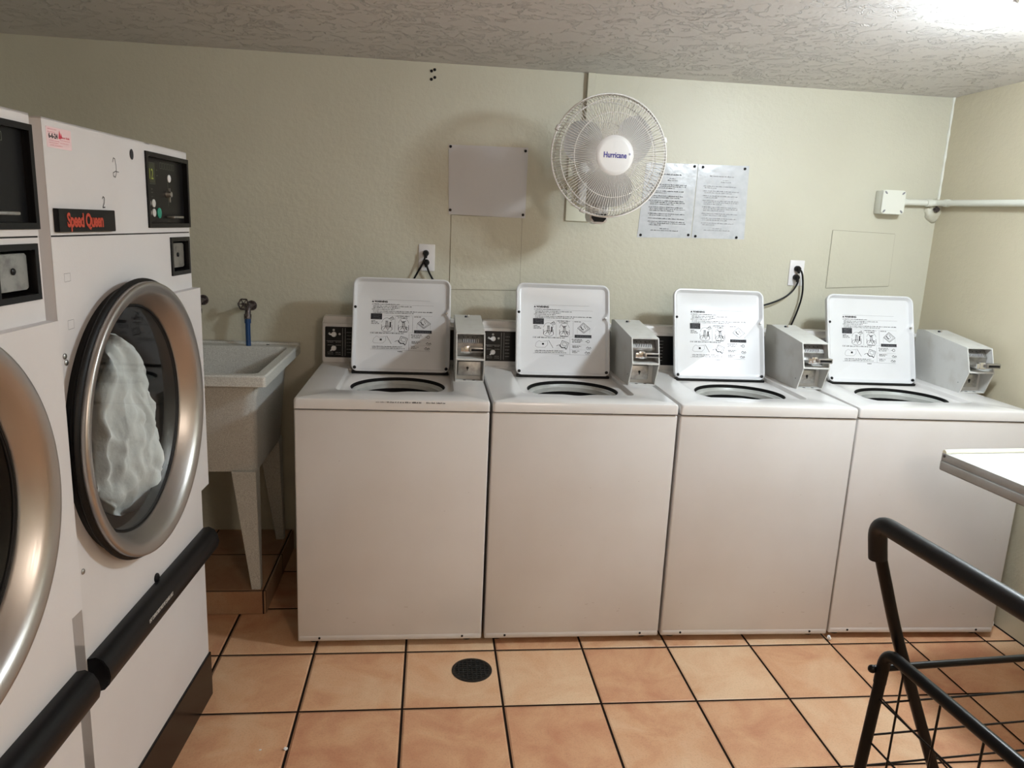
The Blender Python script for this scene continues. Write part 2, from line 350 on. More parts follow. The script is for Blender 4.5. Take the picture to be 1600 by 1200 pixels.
# patches on the back wall (old access panels painted over), plaster lump in the corner
def wall_patch(name, pts):
    k = Ink(fr((0, Y1, 0), (1, 0, 0), (0, 0, 1)), 0.0009); k.line(pts, 0.0036, 1, True)
    prism(k.bm, pts, 0, 0.0035, lambda u, v, a: (u, Y1 - a, v), bev=0.001)
    return tag(link(name, k.bm, [wallpaint, seam]), kind='structure')
wall_patch('trim_1', [(0.523, 1.216), (0.832, 1.222), (0.828, 1.5335), (0.523, 1.533)])
wall_patch('trim_2', [(2.252, 1.281), (2.557, 1.300), (2.552, 1.537), (2.250, 1.542)])
bm = bmesh.new(); bmesh.ops.create_icosphere(bm, subdivisions=3, radius=1)
for v in bm.verts:
    k = 1 + 0.18 * math.sin(5 * v.co.x + 3 * v.co.z) + 0.1 * math.sin(9 * v.co.z + 4 * v.co.y)
    v.co = Vector((2.735 + 0.05 * k * v.co.x, 0.833 + 0.028 * k * v.co.y, 1.645 + 0.048 * k * v.co.z))
tag(link('trim_3', bm, wallpaint, smooth=60), kind='structure')
bm = bmesh.new()
tube(bm, [(2.738, 0.831, 1.70 + 0.44 * k / 14) for k in range(15)], [0.006 + 0.002 * math.sin(k * 2.3) for k in range(15)], 8)
tag(link('trim_4', bm, pvcwhite, smooth=60), kind='structure')
bm = bmesh.new()
box(bm, 2.7385, -1.6, 0, X1, 0.80, 0.006)
tag(link('trim_5', bm, blackm), kind='structure')

# platform under the sink
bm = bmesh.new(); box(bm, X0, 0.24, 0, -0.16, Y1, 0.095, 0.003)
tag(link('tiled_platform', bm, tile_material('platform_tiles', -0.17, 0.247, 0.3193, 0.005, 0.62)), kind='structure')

# ------------------------------------------------------------------ washers
W = 0.651
def ray_rr(a, cx, cy_, x0, y0, x1, y1, r):
    """distance from centre to a rounded rectangle along angle a (bisection)"""
    dx, dy = math.cos(a), math.sin(a)
    def inside(t):
        x, y = cx + t * dx, cy_ + t * dy
        if x < x0 or x > x1 or y < y0 or y > y1: return False
        qx = min(max(x, x0 + r), x1 - r); qy = min(max(y, y0 + r), y1 - r)
        return math.hypot(x - qx, y - qy) <= r + 1e-9
    lo, hi = 0, 2.0
    for _ in range(36):
        m = (lo + hi) / 2
        if inside(m): lo = m
        else: hi = m
    return cx + lo * dx, cy_ + lo * dy
def deck_mesh(w):
    bm = bmesh.new(); cx, cy_ = w / 2 + 0.003, 0.290
    A = sorted(set([2 * PI * k / 160 for k in range(160)] + [math.atan2(y - cy_, x - cx) % (2 * PI) + j * 0.012 for x in (0, w) for y in (-0.004, 0.70) for j in (-1, 0, 1)]
                   + [math.atan2(y - cy_, x - cx) % (2 * PI) + j * 0.03 for x in (0.118, 0.532) for y in (0.13, 0.565) for j in (-1, 0, 1)]))
    def outer(i, z): return [(*ray_rr(a, cx, cy_, i, -0.004 + i, w - i, 0.70 - i, 0.007), z) for a in A]
    def rec(i, z, notch=True):
        o = []
        for a in A:
            x, y = ray_rr(a, cx, cy_, 0.118 + i, 0.130 + i, 0.532 - i, 0.565 - i, 0.035)
            if y < 0.165:
                t = max(0, 1 - abs((x - (cx - 0.012)) / 0.062)); y -= 0.017 * (3 * t * t - 2 * t ** 3) if t < 1 else 0.017
            o.append((x, y, z))
        return o
    def circ(r, z): return [(cx + r * math.cos(a), cy_ + r * math.sin(a) * (1 if math.sin(a) > 0 else 0.82), z) for a in A]
    loft(bm, [outer(0.006, 0.878), outer(0, 0.878), outer(0, 0.906), outer(0.003, 0.912), outer(0.008, 0.914), rec(-0.004, 0.914), rec(0.0, 0.912), rec(0.005, 0.899), rec(0.009, 0.897), circ(0.179, 0.896), circ(0.1750, 0.894), circ(0.1745, 0.891)])
    return bm
LIDW, LIDH = 0.392, 0.385
def lid_mesh():
    bm = bmesh.new()   # local: x right, z up the lid, -y out of the inner face
    def lp(i, y, r, notch=0.0):
        pts = rrect(i, i, LIDW - i, LIDH - i, max(r - i, 0.006), 8); out = []
        for x, z in pts: out.append((x, y, z))
        return out
    def dens(l):
        o = []
        for a, b in zip(l, l[1:] + l[:1]):
            n = max(1, int((Vector(a) - Vector(b)).length / 0.008))
            for k in range(n): o.append(tuple(Vector(a).lerp(Vector(b), k / n)))
        return o
    base = dens(lp(0, 0, 0.032)); cx, cz = LIDW / 2, LIDH / 2
    def inset(i, y, r, notch=0):
        o = []
        for (x, _, z) in base:
            a = math.atan2(z - cz, x - cx); px, pz = ray_rr(a, cx, cz, i, i, LIDW - i, LIDH - i, max(r - i, 0.008))
            if notch and px > LIDW - 0.05:
                t = max(0, 1 - abs((pz - 0.245) / 0.022)); px -= notch * t
            o.append((px, y, pz))
        return o
    loft(bm, [inset(0.004, 0.022, 0.032), inset(0.0, 0.018, 0.032), inset(0.0, 0.002, 0.032), inset(0.002, 0.0, 0.032), inset(0.006, 0.0, 0.032), inset(0.008, 0.002, 0.032, 0.010), inset(0.016, 0.012, 0.032, 0.012), inset(0.022, 0.014, 0.032, 0.010)], True, True)
    return bm
def lid_print():
    Z = lambda X, Y: ((X - 120) * 0.000380, LIDH - (Y - 60) * 0.000380)
    k = Ink(fr((0, 0.0140, 0), (1, 0, 0), (0, 0, 1)), 0.0006); rnd = random.Random(3)
    def words(X, Y, X2, h=0.0037): u, v = Z(X, Y); k.words(u, v, (X2 - X) * 0.00038, h, rnd=rnd)
    def rect(X, Y, X2, Y2, mi=0): a = Z(X, Y2); b = Z(X2, Y); k.rect(a[0], a[1], b[0], b[1], mi)
    def ln(P, w=0.0009, mi=0, close=False): k.line([Z(*p) for p in P], w * (1.45 if mi == 0 else 1.0), mi, close)
    ln([(315, 292), (930, 292)], 0.0007, 1); ln([(470, 345), (970, 345)], 0.0007, 1)
    a = Z(315, 322); k.q([a, (a[0] + 0.0095, a[1]), (a[0] + 0.0047, a[1] + 0.008)])
    text_bm(k.bm, 'WARNING', 0.0105, k.f @ Matrix.Translation((Z(345, 322)[0], Z(345, 322)[1], 0.0004)), bold=0.0006, ext=0, squeeze=1.02)
    for X, Y, X2 in ((318, 345, 610), (330, 366, 735), (330, 383, 610), (318, 401, 550), (330, 421, 955), (330, 438, 760)): words(X, Y, X2)
    rect(308, 442, 427, 506)
    for j, (X, X2) in enumerate(((330, 410), (335, 400), (330, 412))):
        u, v = Z(X, 464 + j * 17); k.words(u, v, (X2 - X) * 0.00038, 0.0028, mi=1, rnd=rnd)
    for Y, X2 in ((526, 355), (540, 380), (555, 395)): words(314, Y, X2)
    ln([(427, 458), (960, 458)], 0.0005, 1)
    for X in (563, 750): ln([(X, 462), (X, 636)], 0.0008, 1)
    words(575, 470, 712); words(595, 487, 690); words(765, 473, 835); words(605, 636, 700)
    # agitator drawings
    for cx, cyy, arrow in ((478, 560, True), (655, 560, False)):
        k.circle(*Z(cx, cyy + 45), 0.0215, 0.0011, 22, 1, 0.55); k.circle(*Z(cx, cyy - 10), 0.0205, 0.0009, 22, 1, 1.15, 10, 170)
        ln([(cx - 56, cyy), (cx - 52, cyy + 50)]); ln([(cx + 54, cyy), (cx + 54, cyy + 50)])
        for dx in (-18, -6, 8, 20): ln([(cx + dx * .5, cyy - 35), (cx + dx, cyy + 40)], 0.0008)
        ln([(cx - 35, cyy + 55), (cx - 8, cyy + 15), (cx + 10, cyy + 62), (cx + 32, cyy + 20)], 0.0008)
        ln([(cx - 14, cyy - 38), (cx + 14, cyy - 38)], 0.001)
        if arrow:
            rect(cx + 30, cyy - 30, cx + 44, cyy + 28); ln([(cx + 20, cyy - 60), (cx + 60, cyy - 90), (cx + 75, cyy - 60), (cx + 40, cyy - 50)], 0.0010); ln([(cx + 38, cyy - 70), (cx + 65, cyy - 72)], 0.0014)
        else:
            ln([(cx - 30, cyy - 50), (cx - 10, cyy - 25), (cx + 25, cyy - 45)], 0.0014); ln([(cx + 25, cyy + 20), (cx + 38, cyy + 55)], 0.0018)
    ln([(800, 540), (865, 478), (940, 540), (870, 592)], 0.0011, close=True); ln([(815, 540), (865, 493), (920, 540), (870, 580)], 0.0007, close=True)
    ln([(835, 520), (850, 548), (870, 555)], 0.0026); ln([(870, 510), (890, 545)], 0.0012); ln([(797, 545), (797, 600)], 0.0007, 1); ln([(938, 545), (938, 600)], 0.0007, 1)
    rect(768, 612, 955, 646); u, v = Z(790, 634); k.words(u, v, 0.055, 0.0035, mi=1, rnd=rnd)
    ln([(308, 640), (960, 640)], 0.0005, 1); words(308, 656, 655)
    ln([(715, 650), (715, 832)], 0.0008, 1)
    ln([(335, 745), (345, 710), (375, 686), (400, 700), (470, 686), (470, 730), (440, 760), (350, 760)], 0.0009, 1, True)
    rect(408, 712, 430, 732); ln([(480, 680), (530, 765)], 0.0009)
    ln([(630, 680), (702, 705), (680, 770), (605, 745)], 0.0011, close=True); ln([(640, 697), (685, 712), (672, 742), (630, 730)], 0.0008, close=True)
    ln([(600, 725), (625, 760), (660, 755), (675, 778)], 0.0020); ln([(565, 740), (595, 728)], 0.0010)
    words(330, 800, 640); words(330, 817, 670); ln([(310, 825), (940, 836)], 0.0008, 1)
    words(735, 668, 850); words(742, 683, 855); words(742, 698, 830); words(742, 742, 840); words(742, 756, 810); words(742, 797, 820); words(742, 812, 800)
    ln([(725, 722), (940, 722)], 0.0005, 1); ln([(725, 778), (940, 778)], 0.0005, 1)
    k.circle(*Z(918, 684), 0.0055, 0.0018, 10); ln([(885, 684), (905, 684)], 0.0010)
    for (X, Y) in ((895, 758), (880, 812)): ln([(X, Y), (X + 18, Y - 16), (X + 32, Y), (X + 48, Y - 12), (X + 55, Y + 4)], 0.0014); ln([(X + 5, Y + 8), (X + 50, Y + 9)], 0.0010)
    words(600, 850, 648)
    return k.bm
def panel_profile():
    p = [(0.655, 0.9135), (0.668, 1.072)]
    for k in range(1, 7):
        a = k / 6 * PI / 2; p.append((0.668 + 0.030 * math.sin(a) * 1.0 + 0.004 * (k / 6), 1.072 + 0.026 * (1 - math.cos(a))))
    return p + [(0.745, 1.100), (0.760, 1.085), (0.760, 0.9135)]
def knob_mesh(frame, ang):
    bm = bmesh.new(); lathe(bm, [(0, 0), (0.011, 0), (0.0105, 0.006), (0.0095, 0.010), (0, 0.011)], 20, frame)
    F = frame @ Matrix.Rotation(ang, 4, 'Z')
    prism(bm, [(0, -0.006), (0.017, -0.0015), (0.017, 0.0015), (0, 0.006)], 0.001, 0.013, lambda u, v, a: F @ Vector((u, v, a)))
    return bm
MB_Y, MF = 0.645, 0.31   # back and front of the coin meter
def meter_shell(side_out):
    """white sheet metal box with a cranked front and two recesses; x 0..0.108"""
    bm = bmesh.new(); w_ = 0.108; t = 0.004
    prof = [(MF, 0.9145), (0.272, 1.006), (MF - 0.004, 1.100), (0.60, 1.133), (MB_Y, 1.128), (MB_Y, 0.9145)]
    fn = lambda u, v, a: (a, u, v)
    prism(bm, prof, 0, t, fn); prism(bm, prof, w_ - t, w_, fn)
    prism(bm, [(MF - 0.004, 1.100), (0.60, 1.133), (MB_Y, 1.128), (MB_Y, 1.124), (0.60, 1.129), (MF - 0.003, 1.096)], t, w_ - t, fn)
    prism(bm, [(0.272, 1.003), (0.272, 1.009), (0.36, 1.009), (0.36, 1.003)], t, w_ - t, fn)
    prism(bm, [(MF, 0.9145), (MF - 0.001, 0.919), (MB_Y, 0.919), (MB_Y, 0.9145)], t, w_ - t, fn)
    box(bm, t, 0.345, 0.919, w_ - t, 0.352, 1.003)      # back of lower recess
    return bm
def make_washer(w, slide, meter_x, label, deckprint=False):
    r = empty('washing_machine', (0, 0, 0)); tag(r, label, 'washing machine', 'top-loading coin washers along the back wall')
    bm = bmesh.new(); box(bm, 0, 0, 0.024, w, 0.70, 0.8735, 0.006, 3); bmesh.ops.delete(bm, geom=[f for f in bm.faces if f.calc_center_median().z > 0.8734], context='FACES'); box(bm, 0.006, -0.0005, 0.030, w - 0.006, 0.002, 0.046, 0.001)
    link('cabinet', bm, enamel, r, 35)
    link('top_deck', deck_mesh(w), enamel, r, 40)
    for x in (0.045, w - 0.10):
        bm = bmesh.new(); dots_disc(bm, fr((x + 0.03, -0.0004, 0.038), (1, 0, 0), (0, 0, 1)), 0.0042, 0.003); link('screw', bm, blackm, r, 40)
    for x in (0.05, w - 0.05):
        for y in (0.06, 0.64):
            bm = bmesh.new(); lathe(bm, [(0, 0), (0.022, 0), (0.022, 0.010), (0.010, 0.014), (0.010, 0.026), (0, 0.026)], 16, Matrix.Translation((x, y, 0))); link('foot', bm, rubber, r, 40)
    cx = w / 2 + 0.003
    bm = bmesh.new()
    lathe(bm, [(0.1735, 0.850), (0.1725, 0.878), (0.169, 0.882), (0.164, 0.881), (0.160, 0.873), (0.157, 0.871), (0.156, 0.860), (0.155, 0.855), (0.158, 0.853)], 72, Matrix.Translation((cx, 0.290, 0)))
    tb = link('wash_tub', bm, tubplastic, r, 40)
    bm = bmesh.new(); lathe(bm, [(0.1750, 0.8935), (0.1738, 0.8935), (0.1738, 0.870), (0.1760, 0.870)], 72, Matrix.Translation((cx, 0.290, 0)), close=True)
    for v in bm.verts:
        if v.co.y < 0.290: v.co.y = 0.290 + (v.co.y - 0.290) * 0.82
    link('tub_gap_shade', bm, rubber, tb, 40)  # shaded gap under the deck rim, modelled as a black band
    bm = bmesh.new()
    lathe(bm, [(0.1565, 0.8555), (0.160, 0.84), (0.160, 0.50), (0, 0.48)], 48, Matrix.Translation((cx, 0.290, 0)))
    lathe(bm, [(0.0, 0.80), (0.03, 0.795), (0.035, 0.76), (0.05, 0.60), (0.10, 0.50)], 24, Matrix.Translation((cx, 0.290, 0)))
    link('basket', bm, darksteel, tb, 40)
    # lid, hinged at the back of the recess, leaning back
    lid = link('lid', lid_mesh(), lidwhite, r, 28); lid.location = (cx - LIDW / 2, 0.505, 0.905); lid.rotation_euler = (-math.radians(17.5), 0, 0)
    link('printed_instructions', lid_print(), [ink, inkgrey], lid)
    for (x, z, rr, mt, yy) in ((0.011, 0.262, 0.0055, blackm, 0.002), (LIDW - 0.016, 0.246, 0.005, dullmetal, 0.0015)):
        bm = bmesh.new(); dots_disc(bm, fr((x, yy, z), (1, 0, 0), (0, 0, 1)), rr, 0.004); link('screw', bm, mt, lid, 40)
    for x in (0.014, LIDW - 0.014):
        bm = bmesh.new(); dots_disc(bm, fr((x, 0.004, 0.018), (1, 0, 0), (0, 0, 1)), 0.0065, 0.007); link('bumper', bm, rubber, lid, 40)
    # hinge strip
    bm = bmesh.new(); box(bm, cx - LIDW / 2 + 0.003, 0.502, 0.8975, cx + LIDW / 2 - 0.003, 0.525, 0.908, 0.003); link('hinge', bm, rubber, r, 40)
    # control panel along the back
    bm = bmesh.new(); prism(bm, panel_profile(), 0.001, w - 0.004, lambda u, v, a: (a, u, v), bev=0.004)
    cp_ = link('control_panel', bm, enamel, r, 40)
    sl = (1.072 - 0.9135) / (0.668 - 0.655); F = fr((0, 0.655, 0.9135), (1, 0, 0), (0, 0.013, 0.1585))
    bm = bmesh.new(); pts = rrect(0.012, 0.020, w - 0.10, 0.147, 0.004, 3)
    prism(bm, pts, 0, 0.0018, lambda u, v, a: F @ Vector((u, v, a)), bev=0.0006)
    face = link('control_face', bm, black, cp_, 40)
    k = Ink(F, 0.0021); rnd = random.Random(5)
    for x in (0.083, 0.094): k.line([(x, 0.026), (x, 0.142)], 0.0008)
    k.line([(0.018, 0.088), (0.078, 0.088)], 0.0009)
    for v in (0.082, 0.070, 0.040, 0.033): k.words(0.022, v, 0.022, 0.0018, rnd=rnd); k.words(0.055, v, 0.020, 0.0018, rnd=rnd)
    for j in range(7): k.words(0.10, 0.040 + j * 0.014, 0.018, 0.0018, rnd=rnd)
    for (x, v, rr) in ((0.030, 0.118, 0.003), (0.047, 0.133, 0.003), (0.071, 0.117, 0.003)): k.circle(x, v, rr, 0.004, 8)
    link('panel_print', k.bm, whitemark, cp_)
    for v, a in ((0.115, PI), (0.058, PI + 0.7)):
        link('knob', knob_mesh(F @ Matrix.Translation((0.048, v, 0.0018)), a), knobm, cp_, 40)
    # coin meter
    ms = link('coin_meter', meter_shell(1), meterwhite, r, 30); ms.location = (meter_x, 0, 0)
    bm = bmesh.new()   # chrome coin chute block, recessed in the upper front
    prism(bm, [(0.330, 1.0095), (0.322, 1.030), (0.318, 1.060), (0.345, 1.092), (0.36, 1.092), (0.36, 1.0095)], 0.006, 0.102, lambda u, v, a: (a, u, v), bev=0.002)
    ch = link('coin_chute', bm, dullmetal, ms, 30)
    F2 = fr((0.006, 0.3175, 1.0605), (1, 0, 0), (0, 0.027, 0.032)); k = Ink(F2, 0.0006)
    for j in range(9): k.rect(0.018 + j * 0.0068, 0.004, 0.0212 + j * 0.0068, 0.018)
    for j in range(4): k.circle(0.022 + j * 0.017, 0.027, 0.0018, 0.0016, 8)
    link('coin_slot', k.bm, ink, ms)
    k = Ink(F2, 0.0007)
    for j in range(9): k.rect(0.0212 + j * 0.0068, 0.003, 0.0232 + j * 0.0068, 0.019)
    link('slot_rib', k.bm, knobm, ms)
    bm = bmesh.new(); s0 = 0.318 - slide          # slide with its hand grip
    box(bm, 0.018, s0, 1.024, 0.062, 0.330, 1.031, 0.001); box(bm, 0.030, s0 - 0.004, 1.022, 0.052, s0 + 0.02, 1.050, 0.002)
    box(bm, 0.018, s0 - 0.002, 1.024, 0.052, s0 + 0.006, 1.044, 0.001)
    link('coin_slide', bm, chrome, ms, 30)
    bm = bmesh.new(); box(bm, 0.050, s0 - 0.016, 1.028, 0.108, s0 + 0.008, 1.047, 0.003); box(bm, 0.057, s0 - 0.0175, 1.033, 0.103, s0 - 0.012, 1.042, 0.001, mi=1)
    link('slide_grip', bm, [dullmetal, black], ms, 30)
    bm = bmesh.new(); box(bm, 0.010, 0.326, 0.935, 0.082 if slide > 0.01 else 0.098, 0.346, 0.990, 0.003)
    cb = link('coin_box_door', bm, dullmetal, ms, 30)
    bm = bmesh.new(); dots_disc(bm, fr((0.046, 0.3262, 0.965), (1, 0, 0), (0, 0, 1)), 0.0048, 0.003); box(bm, 0.0445, 0.3225, 0.955, 0.0475, 0.3262, 0.965)
    link('key_lock', bm, black, ms, 40)
    for x in (0.035, 0.070):
        bm = bmesh.new(); lathe(bm, [(0, 0), (0.006, 0), (0.006, 0.0006), (0, 0.0006)], 12, Matrix.Translation((x, 0.318, 0.9191)))
        link('bolt_hole', bm, black, ms)
    bm = bmesh.new(); dots_disc(bm, Matrix.Translation((0.045, 0.56, 1.1285)), 0.005, 0.006); dots_disc(bm, Matrix.Translation((0.056, 0.562, 1.1285)), 0.004, 0.008, mi=1)
    link('screw', bm, [ink, chrome], ms, 40)
    bm = bmesh.new(); dots_disc(bm, fr((-0.0002, 0.325, 0.955), (0, -1, 0), (0, 0, 1)), 0.002, 0.002); link('rivet', bm, inkgrey, ms, 40)
    k = Ink(fr((0, -0.0002, 0), (1, 0, 0), (0, 0, 1)), 0.0004); rnd = random.Random(label)
    for _ in range(7):
        u, v = rnd.uniform(0.06, w - 0.06), rnd.uniform(0.06, 0.20); L_ = rnd.uniform(0.003, 0.014); k.line([(u, v), (u + L_, v + rnd.uniform(-0.002, 0.002))], 0.0011)
    for _ in range(3):
        u, v = rnd.uniform(0.06, w - 0.06), rnd.uniform(0.3, 0.8); k.line([(u, v), (u + 0.004, v + 0.001)], 0.0010)
    tag(link('scuff_mark', k.bm, scuff, r), kind='stuff')
    if deckprint:
        k = Ink(fr((0, -0.0042, 0.9035), (1, 0, 0), (0, 0, 1)), 0.0008); rnd = random.Random(11)
        k.words(0.268, 0, 0.032, 0.0042, mi=1, rnd=rnd)
        for u, ww in ((0.305, 0.055), (0.366, 0.016), (0.388, 0.030), (0.436, 0.028), (0.470, 0.030)): k.words(u, -0.0005, ww, 0.0048, rnd=rnd)
        link('deck_print', k.bm, [ink, inkgrey], r)
    return r
specs = [(0.0, W, 0.0, 0.541, 0, 'white top-loading coin washer beside the grey utility sink, lid up, coin slide pushed in', True),
         (0.661, W, 0.022, 0.549, 0, 'white coin washer second from the sink, below the blank paper and fan, lid up', False),
         (1.322, W, 0.045, 0.566, 0.8, 'white coin washer second from the right wall, below the two typed notices, lid up', False),
         (1.984, 0.668, 0.058, 0.590, 1.6, 'white coin washer nearest the right wall, below the junction box, lid up', False)]
for x, w_, slide, mx, rot, lab, dp in specs:
    r = make_washer(w_, slide, mx, lab, dp); r.location = (x, 0, 0); r.rotation_euler = (0, 0, -math.radians(rot))

# ------------------------------------------------------------------ dryers
ANG = -0.0492
DP = 0.742       # pitch of the dryers along their row
def P(s, z, o=0.0): return (o, -s, z)      # s from the end next to the sink towards the camera
def dprism(bm, poly, o0, o1, bev=0.0, mi=0): prism(bm, poly, o0, o1, lambda u, v, a: P(u, v, a), mi, bev)
def grid_panel(bm, s0, s1, z0, z1, holes, o=0.0, skip=None):
    ss = sorted({s0, s1} | {h[0] for h in holes} | {h[1] for h in holes}); zs = sorted({z0, z1} | {h[2] for h in holes} | {h[3] for h in holes})
    for a, b in zip(ss, ss[1:]):
        for c, d in zip(zs, zs[1:]):
            m = ((a + b) / 2, (c + d) / 2)
            if any(h[0] < m[0] < h[1] and h[2] < m[1] < h[3] for h in holes): continue
            bm.faces.new([bm.verts.new(P(*q, o)) for q in ((a, c), (b, c), (b, d), (a, d))])
def open_box(bm, s0, s1, z0, z1, o_in, o_out, mi=0):
    c = [(s0, z0), (s1, z0), (s1, z1), (s0, z1)]
    A = [bm.verts.new(P(*q, o_out)) for q in c]; B = [bm.verts.new(P(*q, o_in)) for q in c]
    for i in range(4): bm.faces.new([A[i], A[(i + 1) % 4], B[(i + 1) % 4], B[i]]).material_index = mi
    bm.faces.new(B).material_index = mi
def rect_frame(bm, s0, s1, z0, z1, t, o0, o1):
    for a in ((s0, s1, z0, z0 + t), (s0, s1, z1 - t, z1), (s0, s0 + t, z0 + t, z1 - t), (s1 - t, s1, z0 + t, z1 - t)):
        dprism(bm, [(a[0], a[2]), (a[1], a[2]), (a[1], a[3]), (a[0], a[3])], o0, o1)
SC, ZC, RO = 0.405, 1.016, 0.322
def make_dryer(i, label):
    r = empty('tumble_dryer', (-0.2271, -0.2562, 0), ANG); tag(r, label, 'dryer', 'coin dryers in a row on the left')
    so = i * DP; w = 0.703; Ht = 1.655; SEAM = 1.4425
    r.location = Vector((-0.2271, -0.2562, 0)) + Matrix.Rotation(ANG, 3, 'Z') @ Vector((0, -so, 0))
    # cabinet: side walls, top, back and the front with openings
    bm = bmesh.new(); D = -0.80
    holes = [(0.004, 0.266, 1.460, 1.632), (0.016, 0.138, 1.335, 1.427), (SC - 0.3, SC + 0.285, ZC - 0.3, ZC + 0.3)]
    grid_panel(bm, 0, w, 0.60, SEAM - 0.0015, holes[1:], 0.0); grid_panel(bm, 0, w, SEAM + 0.0015, Ht, holes[:1], 0.0)
    # square-to-circle surround of the door opening
    n = 96; sq = []; ci = []
    for k in range(n):
        a = 2 * PI * k / n; sx, sz = math.cos(a), math.sin(a); t = 1e9
        if sx > 1e-9: t = min(t, 0.285 / sx)
        if sx < -1e-9: t = min(t, 0.3 / -sx)
        if abs(sz) > 1e-9: t = min(t, 0.3 / abs(sz))
        sq.append(P(SC + t * sx, ZC + t * sz)); ci.append(P(SC + 0.2665 * sx, ZC + 0.2665 * sz))
    for cs in (-0.3, 0.285):
        for cz in (-0.3, 0.3):
            q = Vector(P(SC + cs, ZC + cz)); j = min(range(n), key=lambda t_: (Vector(sq[t_]) - q).length); sq[j] = tuple(q)
    loft(bm, [sq, ci])
    dprism(bm, [(0, 0.148), (w, 0.148), (w, 0.60), (0, 0.60)], -0.02, 0.0)
    for s_ in (0, w - 0.002): dprism(bm, [(s_, 0.0), (s_ + 0.002, 0.0), (s_ + 0.002, Ht), (s_, Ht)], D, -0.0005)
    dprism(bm, [(0, Ht - 0.003), (w, Ht - 0.003), (w, Ht), (0, Ht)], D, 0.0); dprism(bm, [(0, 0.0), (w, 0.0), (w, Ht), (0, Ht)], D, D + 0.003)
    box(bm, -0.012, -w + 0.002, SEAM - 0.006, -0.001, -0.002, SEAM + 0.006, mi=1)
    link('cabinet', bm, [enamel_d, blackm], r)
    # side filler strip towards the next dryer
    bm = bmesh.new(); dprism(bm, [(w + 0.0005, 0.0), (w + 0.037, 0.0), (w + 0.037, 1.64), (w + 0.0005, 1.64)], -0.06, -0.045); link('filler_strip', bm, lidedge, r)
    # controls
    bm = bmesh.new(); rect_frame(bm, 0.000, 0.270, 1.456, 1.636, 0.011, -0.002, 0.0045)
    open_box(bm, 0.011, 0.259, 1.467, 1.625, -0.009, 0.0)
    cpn = link('control_panel', bm, black, r, 30)
    F = fr(P(0.256, 1.470, -0.0088), (0, 1, 0), (0, 0, 1))     # u towards the sink end, v up
    k = Ink(F, 0.0006); rnd = random.Random(9)
    k.line([(0.008, 0.092), (0.062, 0.092), (0.062, 0.142), (0.008, 0.142)], 0.0012, 0, True)
    k.words(0.070, 0.125, 0.01, 0.003, rnd=rnd); k.words(0.070, 0.112, 0.01, 0.003, rnd=rnd)
    for v in (0.078, 0.070, 0.060): k.words(0.012, v, 0.012, 0.003, rnd=rnd); k.words(0.034, v, 0.010, 0.003, rnd=rnd)
    for j in range(6): k.line([(0.095 + j * 0.016, 0.132), (0.106 + j * 0.016, 0.132), (0.106 + j * 0.016, 0.146), (0.095 + j * 0.016, 0.146)], 0.0012, 0, True)
    k.line([(0.140, 0.04), (0.140, 0.105)], 0.0022)
    link('panel_print', k.bm, M('faded_print', (0.11, 0.12, 0.09), 0.6) if i == 0 else bpy.data.materials['faded_print'], cpn)
    bm = bmesh.new(); box(bm, 0, 0, 0, 0.05, 0.046, 0.002, 0.0005); bm.transform(F @ Matrix.Translation((0.010, 0.094, 0))); dsp = link('display', bm, lcd, cpn)
    bm = bmesh.new(); text_bm(bm, '12', 0.036, F @ Matrix.Translation((0.020, 0.103, 0.0024)), ext=0, squeeze=0.8); link('display_digits', bm, lcdd, cpn)
    for (u, v, rr, mt, nm) in ((0.018, 0.045, .010, whitemark, 'button'), (0.045, 0.045, .010, whitemark, 'button'), (0.018, 0.022, .010, whitemark, 'button'), (0.045, 0.022, .010, whitemark, 'button'), (0.077, 0.022, .013, greenbtn, 'button'), (0.150, 0.110, .010, knobm, 'price_badge')):
        bm = bmesh.new(); dots_disc(bm, F @ Matrix.Translation((u, v, 0)), rr, 0.003, 8 if nm != 'button' else 18)
        o = link(nm, bm, mt, cpn, 40)
        if mt is greenbtn: o['label'] = 'green start button'
    bm = bmesh.new(); lathe(bm, [(0, 0), (0.009, 0), (0.007, 0.012), (0, 0.014)], 16, F @ Matrix.Translation((0.133, 0.070, 0))); box(bm, 0, 0, 0, 0.004, 0.036, 0.004); 
    bmv = [v for v in bm.verts][-8:]
    for v in bmv: v.co = F @ (Vector((0.140, 0.050, 0.001)) + v.co)
    link('coin_return', bm, dullmetal, cpn, 40)
    bm = bmesh.new(); box(bm, 0.120, 0.010, 0, 0.185, 0.016, 0.022, 0.002); bm.transform(F); link('coin_tray', bm, dullmetal, cpn, 40)
    # coin box
    bm = bmesh.new(); rect_frame(bm, 0.012, 0.142, 1.331, 1.431, 0.011, -0.002, 0.004); open_box(bm, 0.024, 0.130, 1.343, 1.419, -0.045, 0.0)
    cb = link('coin_box', bm, black, r, 30)
    bm = bmesh.new(); dprism(bm, rrect(0.032, 1.350, 0.126, 1.414, 0.006, 3), -0.030, -0.006, bev=0.002); link('coin_box_plate', bm, dullmetal, cb, 30)
    bm = bmesh.new(); dots_disc(bm, fr(P(0.078, 1.384, -0.0059), (0, 1, 0), (0, 0, 1)), 0.006, 0.003, 16); link('key_lock', bm, black, cb, 40)
    # nameplate
    bm = bmesh.new(); dprism(bm, [(0.461, 1.450), (0.689, 1.450), (0.689, 1.494), (0.461, 1.494)], 0.0, 0.010, bev=0.001); npl = link('nameplate', bm, black, r, 30)
    bm = bmesh.new(); text_bm(bm, 'Speed Queen', 0.0365, fr(P(0.660, 1.4605, 0.0104), (0, 1, 0), (0, 0, 1)), bold=0.0013, ext=0.0002, squeeze=0.77, spacing=0.93); link('lettering', bm, red, npl)
    # door: plate, gasket, steel ring and glass
    n = 48; B = []; bm = bmesh.new()
